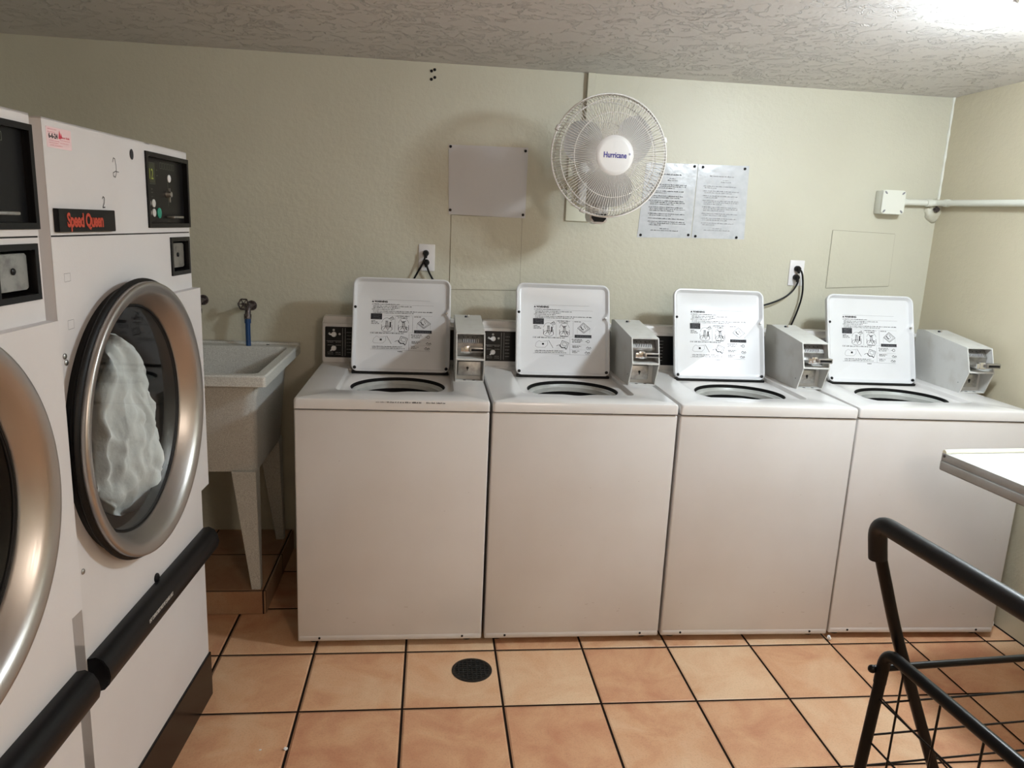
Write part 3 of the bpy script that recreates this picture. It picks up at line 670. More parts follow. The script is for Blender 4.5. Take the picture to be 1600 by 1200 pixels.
    for k in range(n + 1):
        a = PI / 2 + PI * k / n; B.append((SC + 0.300 * math.cos(a), ZC + 0.300 * math.sin(a)))
    def q4(a, b, c, d): bm.faces.new([bm.verts.new(x) for x in (a, b, c, d)])
    A = []
    for k in range(n + 1):
        a = PI / 2 + PI * k / n; sx, sz = math.cos(a), math.sin(a); t = 1e9
        if sx < -1e-9: t = min(t, (SC + 0.001) / -sx)
        if sz > 1e-9: t = min(t, (1.290 - ZC) / sz)
        if sz < -1e-9: t = min(t, (ZC - 0.706) / -sz)
        A.append((SC + t * sx, ZC + t * sz))
    # snap nearest samples to the true corners
    for cs, cz in ((-0.001, 1.290), (-0.001, 0.706)):
        j = min(range(n + 1), key=lambda q: (A[q][0] - cs) ** 2 + (A[q][1] - cz) ** 2); A[j] = (cs, cz)
    for k in range(n + 1):
        ra = math.hypot(A[k][0] - SC, A[k][1] - ZC)
        if ra < 0.3005: B[k] = A[k]
    for k in range(n):
        if A[k] == B[k] or A[k + 1] == B[k + 1]: continue
        q4(P(*A[k], 0.022), P(*A[k + 1], 0.022), P(*B[k + 1], 0.022), P(*B[k], 0.022)); q4(P(*A[k], 0.022), P(*A[k + 1], 0.022), P(*A[k + 1], 0.0), P(*A[k], 0.0))
    bmesh.ops.remove_doubles(bm, verts=bm.verts[:], dist=1e-5)
    door = link('door', bm, enamel_d, r)
    Fd = fr(P(SC, ZC, 0), (0, 1, 0), (0, 0, 1))
    bm = bmesh.new(); lathe(bm, [(0.300, 0.0), (0.311, 0.0), (0.313, 0.012), (0.318, 0.015), (0.317, 0.019), (0.326, 0.023), (0.329, 0.027), (0.328, 0.031), (0.322, 0.035), (0.300, 0.035)], 96, Fd, close=True); link('gasket', bm, rubber, door, 50)
    bm = bmesh.new(); lathe(bm, [(0.318, 0.030), (0.321, 0.034), (0.322, 0.044), (0.320, 0.0485), (0.316, 0.0495), (0.311, 0.0485), (0.300, 0.046), (0.293, 0.042), (0.286, 0.034), (0.278, 0.020), (0.2705, 0.006), (0.2665, -0.004), (0.275, -0.014), (0.303, -0.010), (0.303, 0.029)], 128, Fd, close=True); link('steel_ring', bm, steel, door, 70)
    bm = bmesh.new(); lathe(bm, [(0.2685, -0.003), (0.2685, 0.0005), (0.2640, 0.0005), (0.262, -0.004)], 96, Fd, close=True); link('glass_seal', bm, rubber, door, 50)
    bm = bmesh.new(); lathe(bm, [(0, -0.003), (0.262, -0.003)], 96, Fd); dg = link('door_glass', bm, glass, door)
    if dg.data.polygons[0].normal.x < 0: dg.data.flip_normals()
    bm = bmesh.new(); lathe(bm, [(0.262, 0.0), (0.262, -0.03), (0.32, -0.045), (0.33, -0.60), (0, -0.62)], 64, Fd); link('drum', bm, drum, r, 40)
    # lint drawer bar
    bm = bmesh.new(); prof = [(0.0005, 0.566), (0.018, 0.570), (0.034, 0.562), (0.044, 0.545), (0.047, 0.525), (0.043, 0.507), (0.032, 0.494), (0.018, 0.490), (0.0005, 0.492)]
    prism(bm, prof, 0.0, 0.702, lambda u, v, a: (u, -a, v), bev=0.002); lh = link('lint_drawer_handle', bm, black, r, 40)
    bm = bmesh.new(); text_bm(bm, 'LINT COMPARTMENT MUST BE CLEANED DAILY', 0.0125, fr(P(0.500, 0.5345, 0.0463), (0, 1, 0), (-0.10, 0, 1)), bold=0.0002, squeeze=0.53, ext=0.0002); link('lettering', bm, whitemark, lh)
    bm = bmesh.new(); dots_disc(bm, fr(P(0.344, 0.574, 0), (0, 1, 0), (0, 0, 1)), 0.012, 0.006, 20); link('lock', bm, black, r, 40)
    # kick plate
    bm = bmesh.new(); dprism(bm, [(-0.004, 0.0), (w, 0.0), (w, 0.147), (-0.004, 0.147)], -0.01, 0.006, bev=0.001); link('kick_plate', bm, kick, r)
    for (s_, z_) in ((0.696, 1.213), (0.694, 0.760), (0.692, 1.20)):
        bm = bmesh.new(); dots_disc(bm, fr(P(s_ - 0.006, z_, 0), (0, 1, 0), (0, 0, 1)), 0.006, 0.003, 14); link('screw', bm, dullmetal, r, 40)
    if i == 0:
        bm = bmesh.new(); lathe(bm, [(0, 0), (0.011, 0), (0.012, 0.0012), (0, 0.0016)], 20, fr(P(0.340, 1.621, 0), (0, 1, 0), (0, 0, 1)) @ Matrix.Diagonal((0.75, 1, 1, 1))); link('key_hole_cover', bm, ink, r, 40)
        F = fr(P(0, 0, 0), (0, 1, 0), (0, 0, 1)); k = Ink(F, 0.0006)    # u = -s
        k.line([(-0.436, 1.596), (-0.431, 1.606), (-0.424, 1.604), (-0.420, 1.590), (-0.421, 1.573), (-0.427, 1.565), (-0.435, 1.567), (-0.436, 1.574), (-0.425, 1.578), (-0.409, 1.577)], 0.0014)
        k.line([(-0.494, 1.517), (-0.490, 1.522), (-0.484, 1.519), (-0.486, 1.510), (-0.494, 1.499), (-0.483, 1.500)], 0.0022)
        for (s_, z_, ww, hh) in ((0.668, 1.355, 0.022, 0.016), (0.668, 1.262, 0.022, 0.018)): k.line([(-s_, z_), (-s_ + ww, z_ + 0.001), (-s_ + ww, z_ + hh), (-s_, z_ + hh)], 0.0008, 1, True)
        link('pen_mark', k.bm, [ink, inkgrey], r)
        bm = bmesh.new(); dprism(bm, rrect(0.603, 1.604, 0.690, 1.641, 0.002, 2), 0.0, 0.0005); st = link('sticker', bm, pinkst, r)
        k = Ink(F, 0.0009); rnd = random.Random(2)
        for u, v, ww in ((-0.686, 1.636, 0.030), (-0.686, 1.631, 0.024), (-0.682, 1.616, 0.035), (-0.682, 1.612, 0.03), (-0.680, 1.608, 0.042), (-0.645, 1.619, 0.036), (-0.645, 1.614, 0.03)): k.words(u, v, ww, 0.0018, mi=0, rnd=rnd)
        k.words(-0.640, 1.6235, 0.030, 0.0035, mi=2, rnd=rnd)
        k.q([(-0.650, 1.622), (-0.640, 1.622), (-0.645, 1.638)], 2); k.q([(-0.642, 1.624), (-0.636, 1.624), (-0.640, 1.633)], 2)
        text_bm(k.bm, '6-6-24', 0.0125, F @ Matrix.Translation((-0.684, 1.621, 0.0010)), ext=0, bold=0.0004, squeeze=0.95, mi=1)
        link('sticker_print', k.bm, [pinkink, ink, redink], st)
    return r
d0 = make_dryer(0, 'white coin dryer nearest the sink, round steel door with white cloth behind its glass')
d1 = make_dryer(1, 'white coin dryer cut by the left picture edge, its round door dark inside')
# cloth in the dryer drum
bm = bmesh.new(); bmesh.ops.create_icosphere(bm, subdivisions=5, radius=1)
outl = [(1.16, 0.10, 0.30), (1.10, 0.18, 0.33), (1.0, 0.24, 0.31), (0.9, 0.27, 0.30), (0.8, 0.26, 0.32)]
for v in bm.verts:
    x, y, z = v.co; rr = math.hypot(x, y)
    if rr > 1e-3: q = (max(0.0, 1 - abs(z) ** 4)) ** 0.5 / rr; x *= q; y *= q
    N1 = noise.noise(Vector((y * 1.7 + z * 0.5, z * 1.1, x))); N2 = noise.noise(Vector((y * 4.2 + z * 1.6, z * 2.0 - y, 3 + x * 2))); N3 = abs(noise.noise(Vector((y * 3 - z * 2.2, z * 3.4, 9 + x))))
    k = 0.034 * N1 + 0.016 * N2 + 0.022 * N3 - 0.006
    s_ = 0.285 + 0.055 * max(0, z) + 0.122 * y * (1 - 0.42 * max(0, z)) + 0.035 * N1 * (1 if z > -.6 else .3)
    v.co = Vector((-0.085 + 0.060 * x + k, -s_ + N2 * 0.006, 0.965 + 0.238 * z + N1 * 0.01))
cl = link('laundry_cloth', bm, cloth, smooth=80); cl.location = d0.location; cl.rotation_euler = d0.rotation_euler
tag(cl, 'crumpled white cloth seen through the glass of the dryer nearest the sink', 'laundry')

# ------------------------------------------------------------------ utility sink
r = empty('utility_sink', (-0.40, 0.40, 0.095)); tag(r, 'speckled grey utility sink on tapered legs, on the tiled platform', 'sink')
def sk(bm, name, mat, par=r, sm=30):
    bm.transform(Matrix.Translation((0.40, -0.40, -0.095))); return link(name, bm, mat, par, sm)
bm = bmesh.new(); xa, xb = -0.70, -0.116; ya, yb, zt = 0.128, 0.831, 0.957
def rl(i, z, r_=0.02, back=0.0, sx=0.0): return [(x, y, z) for x, y in rrect(xa + i, ya + i, xb - i, yb - back, r_, 5)]
def rlx(l, rr_, z): x0_, y0_, x1_, y1_ = l; return [(x, y, z) for x, y in rrect(x0_, y0_, x1_, y1_, rr_, 5)]
loft(bm, [rlx((-0.625, 0.262, -0.186, 0.73), 0.03, 0.566), rlx((-0.655, 0.205, -0.170, 0.78), 0.03, 0.85), rlx((-0.660, 0.195, -0.158, 0.79), 0.03, 0.905), rlx((xa, ya, xb, yb), 0.012, 0.918), rlx((xa, ya, xb, yb), 0.012, zt - 0.006), rlx((xa + .004, ya + .004, xb - .004, yb - .002), 0.012, zt),
          rlx((xa + 0.035, ya + 0.035, xb - 0.035, 0.735), 0.03, zt), rlx((xa + 0.040, ya + 0.040, xb - 0.040, 0.730), 0.03, zt - 0.01), rlx((-0.632, 0.20, -0.19, 0.715), 0.035, 0.80), rlx((-0.60, 0.28, -0.215, 0.69), 0.04, 0.60)], True, True)
box(bm, xa + 0.002, 0.80, zt - 0.01, xb - 0.002, yb, zt + 0.008, 0.003)
sk(bm, 'basin', granite)
bm = bmesh.new(); lathe(bm, [(0, 0), (0.007, 0), (0.007, 0.0016), (0, 0.0016)], 16, Matrix.Translation((-0.245, 0.785, zt))); sk(bm, 'tap_hole', ink)
bm = bmesh.new(); text_bm(bm, '', 0.02, Matrix.Identity(4)) if False else None
bm.free()
for (fx, fy, tx_, ty_) in ((-0.198, 0.268, -0.226, 0.275), (-0.200, 0.733, -0.226, 0.70), (-0.60, 0.268, -0.585, 0.275), (-0.60, 0.733, -0.585, 0.70)):
    bm = bmesh.new(); s_ = 1 if fx > -0.4 else -1
    def lp(cx, cy_, hw, hd, z): return [(cx - hw, cy_ - hd, z), (cx + hw, cy_ - hd, z), (cx + hw, cy_ + hd, z), (cx - hw, cy_ + hd, z)]
    top_c = (-0.228 if s_ > 0 else -0.583)
    loft(bm, [lp(fx, fy, 0.017, 0.014, 0.095), lp(fx, fy, 0.018, 0.016, 0.11), lp(top_c, ty_, 0.044, 0.034, 0.572)], True, True)
    bmesh.ops.bevel(bm, geom=bm.edges[:], offset=0.002, segments=1, affect='EDGES')
    sk(bm, 'leg', granite)
# taps
def tap(x, z, label):
    r = empty('garden_tap', (x, Y1, z)); tag(r, label, 'tap', 'hose taps above the sink')
    bm = bmesh.new(); tube(bm, [(0, 0, 0), (0, -0.045, 0)], 0.010, 12); tube(bm, fillet([(0, -0.035, 0.002), (0.0, -0.065, 0.0), (0, -0.075, -0.035)], 0.02), [0.012] * 9, 12)
    tube(bm, [(0, -0.075, -0.028), (0, -0.077, -0.048)], 0.015, 12); tube(bm, [(0, -0.052, 0.0), (-0.010, -0.085, 0.012)], 0.008, 10); lathe(bm, [(0, 0), (0.022, 0), (0.020, 0.005), (0, 0.006)], 20, fr((0, 0, 0), (1, 0, 0), (0, 0, 1)))
    link('tap_body', bm, brass, r, 40)
    bm = bmesh.new(); F = fr((-0.012, -0.090, 0.014), (1, -0.2, 0), (0, 0.3, 1)); n = 24
    tube(bm, [F @ Vector((0.022 * (1 + 0.08 * math.cos(6 * 2 * PI * k / n)) * math.cos(2 * PI * k / n), 0.022 * (1 + 0.08 * math.cos(6 * 2 * PI * k / n)) * math.sin(2 * PI * k / n), 0)) for k in range(n + 1)], 0.0032, 8)
    for k in range(6): a = 2 * PI * k / 6; tube(bm, [F @ Vector((0, 0, 0)), F @ Vector((0.021 * math.cos(a), 0.021 * math.sin(a), 0))], 0.0024, 6)
    lathe(bm, [(0, -0.004), (0.007, -0.004), (0.007, 0.006), (0, 0.008)], 12, F)
    link('tap_wheel', bm, brass, r, 40); return r
tap(-0.318, 1.118, 'tarnished hose tap above the sink with a blue hose on its spout')
tap(-0.517, 1.135, 'tarnished hose tap beside the dryer edge, without a hose')
bm = bmesh.new(); tube(bm, smooth_path([(-0.318, 0.756, 1.082), (-0.318, 0.754, 1.00), (-0.316, 0.748, 0.93), (-0.306, 0.728, 0.83)]), 0.0105, 14); tube(bm, [(-0.318, 0.756, 1.082), (-0.318, 0.756, 1.052)], 0.0135, 14)
tag(link('hose', bm, bluehose, smooth=50), 'short blue hose hanging from the tap into the sink', 'hose')

# ------------------------------------------------------------------ things on the back wall
YW = Y1
def on_wall(x, z, y=YW): return fr((x, y, z), (1, 0, 0), (0, 0, 1))     # normal towards -y
def tack(bm, x, z, y=YW, rr=0.0055): dots_disc(bm, on_wall(x, z, y), rr, 0.005, 12)
def sheet(name, corners, mat, label, cat, tacks, pr=None, group=None, mats2=None):
    cx = sum(c[0] for c in corners) / 4; cz = min(c[1] for c in corners)
    r = empty(name, (cx, YW, cz)); tag(r, label, cat, group)
    bm = bmesh.new(); prism(bm, [(u - cx, v - cz) for u, v in corners], 0.0002, 0.0022, lambda u, v, a: (u, -a, v)); link('sheet', bm, mat, r)
    for x, z in tacks:
        bm = bmesh.new(); dots_disc(bm, fr((x - cx, -0.0022, z - cz), (1, 0, 0), (0, 0, 1)), 0.0058, 0.0055, 12); link('tack', bm, blackm, r, 40)
    if pr:
        k = Ink(fr((-cx, -0.0022, -cz), (1, 0, 0), (0, 0, 1)), 0.0004); pr(k); link('print', k.bm, mats2, r)
    return r
sheet('blank_sheet', [(0.512, 1.536), (0.842, 1.533), (0.842, 1.826), (0.504, 1.8215)], paper, 'blank white sheet of paper tacked to the wall left of the fan', 'paper', [(0.513, 1.814), (0.831, 1.812), (0.518, 1.554), (0.832, 1.547)])
def notice_print(x0, x1, z1, seed, inkw):
    def f(k):
        rnd = random.Random(seed); w_ = x1 - x0
        sk_ = lambda z: (z - 1.64) * -0.05
        k.words(x0 + w_ * 0.22 + sk_(z1), z1 - 0.052, w_ * 0.55, 0.0052, rnd=rnd)
        k.words(x0 + w_ * 0.48, z1 - 0.068, w_ * 0.12, 0.0040, rnd=rnd); k.words(x0 + w_ * 0.44, z1 - 0.076, w_ * 0.22, 0.0040, rnd=rnd)
        z = z1 - 0.095
        for n in inkw:
            for j in range(n):
                k.words(x0 + (0.012 if j == 0 else 0.018) + sk_(z) * 0.5, z, (w_ - 0.035) * (rnd.uniform(0.3, 0.8) if j == n - 1 and n > 1 else rnd.uniform(0.9, 1.0)), 0.0042, rnd=rnd); z -= 0.0072
            z -= 0.0062
        k.words(x0 + w_ * 0.35, z - 0.002, w_ * 0.2, 0.004, rnd=rnd); k.words(x0 + w_ * 0.15, z - 0.010, w_ * 0.6, 0.004, rnd=rnd)
    return f
sheet('notice', [(1.344, 1.473), (1.588, 1.480), (1.5915, 1.797), (1.361, 1.793)], sleeve, 'typed notice in a clear sleeve, half behind the fan edge', 'notice', [(1.577, 1.787), (1.359, 1.484), (1.576, 1.493)], notice_print(1.372, 1.575, 1.797, 21, [3, 2, 2, 3, 3, 2, 1, 3]), 'typed notices right of the fan', [ink])
sheet('notice', [(1.592, 1.480), (1.836, 1.484), (1.825, 1.801), (1.594, 1.797)], sleeve, 'typed notice in a clear sleeve, right-hand of the pair', 'notice', [(1.615, 1.786), (1.806, 1.788), (1.609, 1.489), (1.799, 1.491)], notice_print(1.615, 1.815, 1.800, 22, [2, 2, 2, 3, 3, 2, 2, 2]), 'typed notices right of the fan', [inkgrey])
# bolt holes near the ceiling
for x, z, wh in ((0.440, 2.113, 'topmost'), (0.427, 2.107, 'second from top'), (0.441, 2.083, 'third from top'), (0.427, 2.075, 'lowest')):
    bm = bmesh.new(); dots_disc(bm, Matrix.Identity(4) @ fr((0, 0, 0), (1, 0, 0), (0, 0, 1)), 0.006, 0.003, 14)
    o = link('wall_plug', bm, blackm, smooth=40); o.location = (x, YW, z); tag(o, '%s of four black wall plugs under the ceiling' % wh, 'wall plug', 'four black wall plugs near the ceiling')
# cable raceway
bm = bmesh.new(); box(bm, 1.078, YW - 0.022, 1.846, 1.112, YW, H - 0.001, 0.002)
tag(link('cable_raceway', bm, wallpaint), 'cream painted cable cover running from the ceiling down behind the fan', 'cable cover')
# outlets with plugs and cords
def outlet(x, z, label):
    r = empty('wall_outlet', (x, YW, z)); tag(r, label, 'wall outlet', 'duplex wall outlets')
    bm = bmesh.new(); box(bm, -0.035, -0.006, -0.0575, 0.035, 0, 0.0575, 0.003); pl = link('face_plate', bm, plasticw, r, 40)
    for dz in (0.0195, -0.0195):
        bm = bmesh.new(); prism(bm, rrect(-0.0165, dz - 0.0135, 0.0165, dz + 0.0135, 0.008, 4), 0.006, 0.008, lambda u, v, a: (u, -a, v)); link('socket', bm, plasticw, r, 40)
    return r
outlet(0.422, 1.3485, 'white duplex wall outlet above the washer nearest the sink'); outlet(2.100, 1.344, 'white duplex wall outlet left of the lid nearest the right wall')
def cord(name_pts, plug_at, label):
    x, z = plug_at; r = empty('power_cord', (x, YW - 0.008, z)); tag(r, label, 'power cord', 'black washer power cords')
    pts = [Vector(p) - Vector((x, YW - 0.008, z)) for p in name_pts]
    bm = bmesh.new(); tube(bm, smooth_path(pts, 3), 0.0042, 8); link('cable', bm, black, r, 60)
    bm = bmesh.new(); lathe(bm, [(0, 0), (0.013, 0), (0.0135, 0.012), (0.010, 0.024), (0.007, 0.028), (0, 0.028)], 18, fr((0, 0, 0), (1, 0, 0), (0, 0, 1))); tube(bm, [(0, -0.020, -0.002), (0, -0.024, -0.020)], [0.0085, 0.0055], 10); link('plug', bm, rubber, r, 40)
yp = YW - 0.033
cord([(0.418, yp, 1.368), (0.412, yp, 1.335), (0.378, yp + .005, 1.275), (0.33, yp + .01, 1.18), (0.30, 0.80, 1.0), (0.30, 0.80, 0.7)], (0.418, 1.368), 'black cord from the upper socket above the washer nearest the sink')
cord([(0.421, yp, 1.329), (0.424, yp, 1.31), (0.438, yp + .005, 1.276), (0.50, yp + .01, 1.18), (0.56, 0.80, 1.0), (0.58, 0.80, 0.7)], (0.421, 1.329), 'black cord from the lower socket above the washer nearest the sink')
cord([(2.098, yp, 1.364), (2.113, yp, 1.350), (2.122, yp, 1.31), (2.128, yp, 1.25), (2.115, yp, 1.18), (2.085, yp, 1.09), (2.04, 0.80, 0.98), (2.02, 0.80, 0.7)], (2.098, 1.364), 'black cord hanging straight down behind the washer nearest the right wall')
cord([(2.096, yp, 1.325), (2.100, yp, 1.300), (2.070, yp, 1.250), (2.01, yp, 1.215), (1.935, yp, 1.190), (1.85, yp, 1.17), (1.76, 0.80, 1.10), (1.72, 0.80, 0.9), (1.72, 0.80, 0.7)], (2.096, 1.325), 'black cord looping left behind the lid second from the right wall')
# junction box and conduit
r = empty('junction_box', (2.483, YW, 1.675)); tag(r, 'white square junction box on the back wall near the right corner', 'junction box')
bm = bmesh.new(); box(bm, -0.052, -0.058, -0.052, 0.052, 0, 0.052, 0.006); link('box_body', bm, pvcwhite, r, 40)
bm = bmesh.new(); prism(bm, rrect(-0.054, -0.052, 0.054, 0.052, 0.014, 3), 0.058, 0.066, lambda u, v, a: (u, -a, v), bev=0.002); link('cover', bm, pvcwhite, r, 40)
for a, b in ((-1, -1), (-1, 1), (1, -1), (1, 1)):
    bm = bmesh.new(); dots_disc(bm, fr((a * 0.041, -0.066, b * 0.040), (1, 0, b * a), (-a * b, 0, 1)) @ Matrix.Diagonal((1.5, 0.7, 1, 1)), 0.0055, 0.002, 12); link('screw', bm, inkgrey, r, 40)
bm = bmesh.new(); tube(bm, fillet([(2.536, 0.800, 1.679), (2.708, 0.800, 1.682), (2.712, 0.55, 1.676), (2.715, -0.2, 1.660), (2.715, -3.0, 1.66)], 0.03, 6), 0.0135, 16); tube(bm, [(2.536, 0.80, 1.679), (2.556, 0.80, 1.679)], 0.018, 16)
for (a, b) in (((2.66, 0.800, 1.680), (2.685, 0.800, 1.681)), ((2.7115, 0.745, 1.681), (2.7115, 0.720, 1.680))): tube(bm, [a, b], 0.0165, 16)
tag(link('conduit_pipe', bm, pvcwhite, smooth=50), 'white painted conduit pipe from the junction box along the right wall', 'pipe')
bm = bmesh.new(); tube(bm, [(2.712, 0.800, 1.655), (2.712, 0.790, 1.652)], 0.012, 10); tube(bm, [(2.712, YW, 1.655), (2.712, 0.795, 1.655)], 0.006, 8); tube(bm, [(2.712, 0.800, 1.655), (2.712, 0.800, 1.668)], 0.005, 8)
tag(link('pipe_clip', bm, brass, smooth=40), 'small dark bolt clip under the conduit pipe in the corner', 'clip')

# ------------------------------------------------------------------ wall fan
FX, FY, FZ, FR = 1.100, 0.355, 1.768, 0.2215
r = empty('wall_fan', (1.105, YW, 1.70)); tag(r, 'white round wall fan with wire guard and blue lettering on its hub', 'fan')
fo = Vector((1.105, YW, 1.70)); FF = Matrix.Translation(-fo) @ fr((FX, FY, FZ), (1, 0.05, 0), (0.0, -0.02, 1))   # +z of FF points to the room
def fl(name, bm, mat, par=r, sm=40): return link(name, bm, mat, par, sm)
bm = bmesh.new(); box(bm, 1.017 - fo.x, -0.012, 1.530 - fo.z, 1.196 - fo.x, 0, 1.845 - fo.z, 0.004); fl('wall_plate', bm, whitetrim)
bm = bmesh.new(); box(bm, 1.06 - fo.x, -0.05, 1.60 - fo.z, 1.15 - fo.x, -0.012, 1.80 - fo.z, 0.012, 3)
tube(bm, fillet([(0, -0.04, 0.02), (0, -0.16, 0.02), (0, -0.26, 0.06)], 0.05), 0.022, 14)
fl('bracket_arm', bm, fanwhite)
bm = bmesh.new(); lathe(bm, [(0, -0.20), (0.045, -0.195), (0.060, -0.17), (0.064, -0.10), (0.060, -0.085), (0, -0.085)], 36, FF); fl('motor_housing', bm, fanwhite)
# control box hanging below
cbx, cbz, cby = 1.094, 1.560, 0.50
bm = bmesh.new(); prism(bm, [(-0.038, 0.10), (-0.036, -0.015), (-0.030, -0.030), (-0.010, -0.040), (0.012, -0.040), (0.032, -0.030), (0.036, -0.015), (0.038, 0.10)], cby - YW, cby - YW + 0.10, lambda u, v, a: (cbx - fo.x + u, a, cbz - fo.z + v), bev=0.004)
tube(bm, [(cbx - fo.x, cby - YW + 0.05, 0.06 + cbz - fo.z), (0, -0.22, 0.03)], 0.020, 12)
cb = fl('control_box', bm, fanwhite)
bm = bmesh.new(); prism(bm, [(-0.031, 0.0), (-0.029, -0.018), (-0.018, -0.031), (0.018, -0.031), (0.029, -0.018), (0.031, 0.0)], cby - YW - 0.003, cby - YW + 0.004, lambda u, v, a: (cbx - fo.x + u, a, cbz - fo.z + v)); fl('dark_cover', bm, black, cb)
k = Ink(fr((cbx - fo.x, cby - YW - 0.0006, cbz - fo.z), (1, 0, 0), (0, 0, 1)), 0.0005); rnd = random.Random(4)
for j in range(8): k.line([(-0.028 + j * 0.003, 0.014 + j * 0.0008), (-0.022 + j * 0.003, 0.042)], 0.0014)
for j in range(6): k.line([(0.012 + j * 0.003, 0.014), (0.016 + j * 0.002, 0.036)], 0.0010)
k.words(-0.026, 0.004, 0.052, 0.005, rnd=rnd); link('dial_print', k.bm, inkgrey, cb)
bm = bmesh.new(); lathe(bm, [(0, 0), (0.016, 0), (0.015, 0.010), (0, 0.011)], 24, fr((cbx - fo.x + 0.002, cby - YW - 0.001, cbz - fo.z + 0.034), (1, 0, 0), (0, 0, 1))); fl('knob', bm, plasticw, cb)
# blades
for b in range(3):
    bm = bmesh.new(); a0 = 2 * PI * b / 3 + 0.5; rows = []
    for i in range(9):
        t = i / 8; rr = 0.035 + 0.150 * t; wd = 0.55 + 0.40 * math.sin(PI * min(1, t * 0.9 + 0.1)); row = []
        for j in range(9):
            u = j / 8 - 0.5; a = a0 + u * wd * 1.6 + 0.15 * t; edge = 1 - 0.10 * (2 * u) ** 4 * t
            row.append(bm.verts.new(FF @ Vector((rr * edge * math.cos(a), rr * edge * math.sin(a), -0.050 + 0.045 * u + 0.004 * math.cos(6 * u)))))
        rows.append(row)
    for x_, y_ in zip(rows, rows[1:]):
        for j in range(8): bm.faces.new([x_[j], x_[j + 1], y_[j + 1], y_[j]])
    bmesh.ops.solidify(bm, geom=bm.faces[:], thickness=0.002); fl('blade', bm, M('blade_plastic', (0.62, 0.61, 0.60), 0.35) if b == 0 else bpy.data.materials['blade_plastic'])
bm = bmesh.new(); lathe(bm, [(0, -0.085), (0.040, -0.085), (0.042, -0.030), (0.030, -0.020), (0, -0.018)], 30, FF); fl('blade_hub', bm, fanwhite)
def grille(sgn, r0, N):
    bm = bmesh.new()
    prof = [(r0, 0.022), (0.11, 0.020), (0.150, 0.014), (0.192, 0.002), (0.206, -0.008), (FR - 0.004, -0.040), (FR - 0.002, -0.052)] if sgn > 0 else [(r0, -0.135), (0.11, -0.132), (0.16, -0.120), (0.198, -0.100), (0.214, -0.078), (FR - 0.002, -0.056)]
    for k in range(N):
        a = 2 * PI * k / N; c_, s_ = math.cos(a), math.sin(a)
        tube(bm, [FF @ Vector((p[0] * c_, p[0] * s_, p[1])) for p in prof], 0.00125 if sgn > 0 else 0.0010, 4, cap=False)
    def ring(rr, zz, th, n=72): tube(bm, [FF @ Vector((rr * math.cos(2 * PI * k / n), rr * math.sin(2 * PI * k / n), zz)) for k in range(n + 1)], th, 6, cap=False)
    if sgn > 0: ring(0.150, 0.0125, 0.0016); ring(0.198, -0.003, 0.0018); ring(FR, -0.050, 0.0035)
    else: ring(0.198, -0.100, 0.0018); ring(FR - 0.002, -0.058, 0.0032); ring(0.13, -0.129, 0.0015)
    return bm
gr = fl('front_guard', grille(1, 0.066, 120), fanwire); fl('rear_guard', grille(-1, 0.062, 84), fanwire)
bm = bmesh.new(); lathe(bm, [(0, 0.027), (0.055, 0.027), (0.068, 0.025), (0.0725, 0.020), (0.071, 0.014), (0, 0.014)], 56, FF); fl('badge', bm, fanwhite, gr)
bm = bmesh.new(); text_bm(bm, 'Hurricane', 0.0275, FF @ Matrix.Translation((0.0, -0.009, 0.0276)), 'CENTER', bold=0.0007, squeeze=0.78, ext=0.0002); text_bm(bm, '®', 0.010, FF @ Matrix.Translation((0.051, 0.002, 0.0276)), ext=0.0002); link('lettering', bm, blueink, gr)
bm = bmesh.new()
for a in (0.35, 2.75): box(bm, -0.006, -0.010, -0.062, 0.006, 0.010, -0.042, 0.002); bmv = bm.verts[:]
bm.free(); bm = bmesh.new()
for a in (0.32, 2.72, 4.3):
    b2 = bmesh.new(); box(b2, -0.005, -0.010, -0.064, 0.007, 0.010, -0.042, 0.002); b2.transform(FF @ Matrix.Rotation(a, 4, 'Z') @ Matrix.Translation((FR, 0, 0)))
    me = bpy.data.meshes.new('tmp'); b2.to_mesh(me); b2.free(); bm.from_mesh(me); bpy.data.meshes.remove(me)
fl('guard_clip', bm, fanwhite)

# ------------------------------------------------------------------ ceiling lamp, fixture over the fill light
def ceiling_light(loc, power, label, color):
    r = empty('ceiling_light', loc); tag(r, label, 'ceiling light')
    bm = bmesh.new(); lathe(bm, [(0, -0.001), (0.175, -0.001), (0.180, -0.010), (0.172, -0.022), (0.15, -0.024), (0, -0.024)], 48); link('base', bm, whitetrim, r, 40)
    bm = bmesh.new(); lathe(bm, [(0.085, -0.0245), (0.105, -0.045), (0.110, -0.070), (0.095, -0.100), (0.055, -0.118), (0, -0.124)], 48)
    area = 0.075
    link('diffuser', bm, M('lit_diffuser', (0.8, 0.8, 0.75), 0.5, emit=(color, power)), r, 60)
    return r
ceiling_light((LAMP_A[0], LAMP_A[1], H), LAMP_A_POWER, 'round white ceiling light, just its edge at the top right corner', (0.83, 0.93, 1.0))
r = empty('ceiling_light', (FILL_LAMP[0], FILL_LAMP[1], H)); tag(r, 'unseen round fixture added above the warm fill light, behind the camera', 'ceiling light')  # unseen fixture plate added over the fill light
bm = bmesh.new(); lathe(bm, [(0, -0.001), (0.275, -0.001), (0.280, -0.040), (0.27, -0.058), (0, -0.058)], 48); link('base', bm, whitetrim, r, 40)

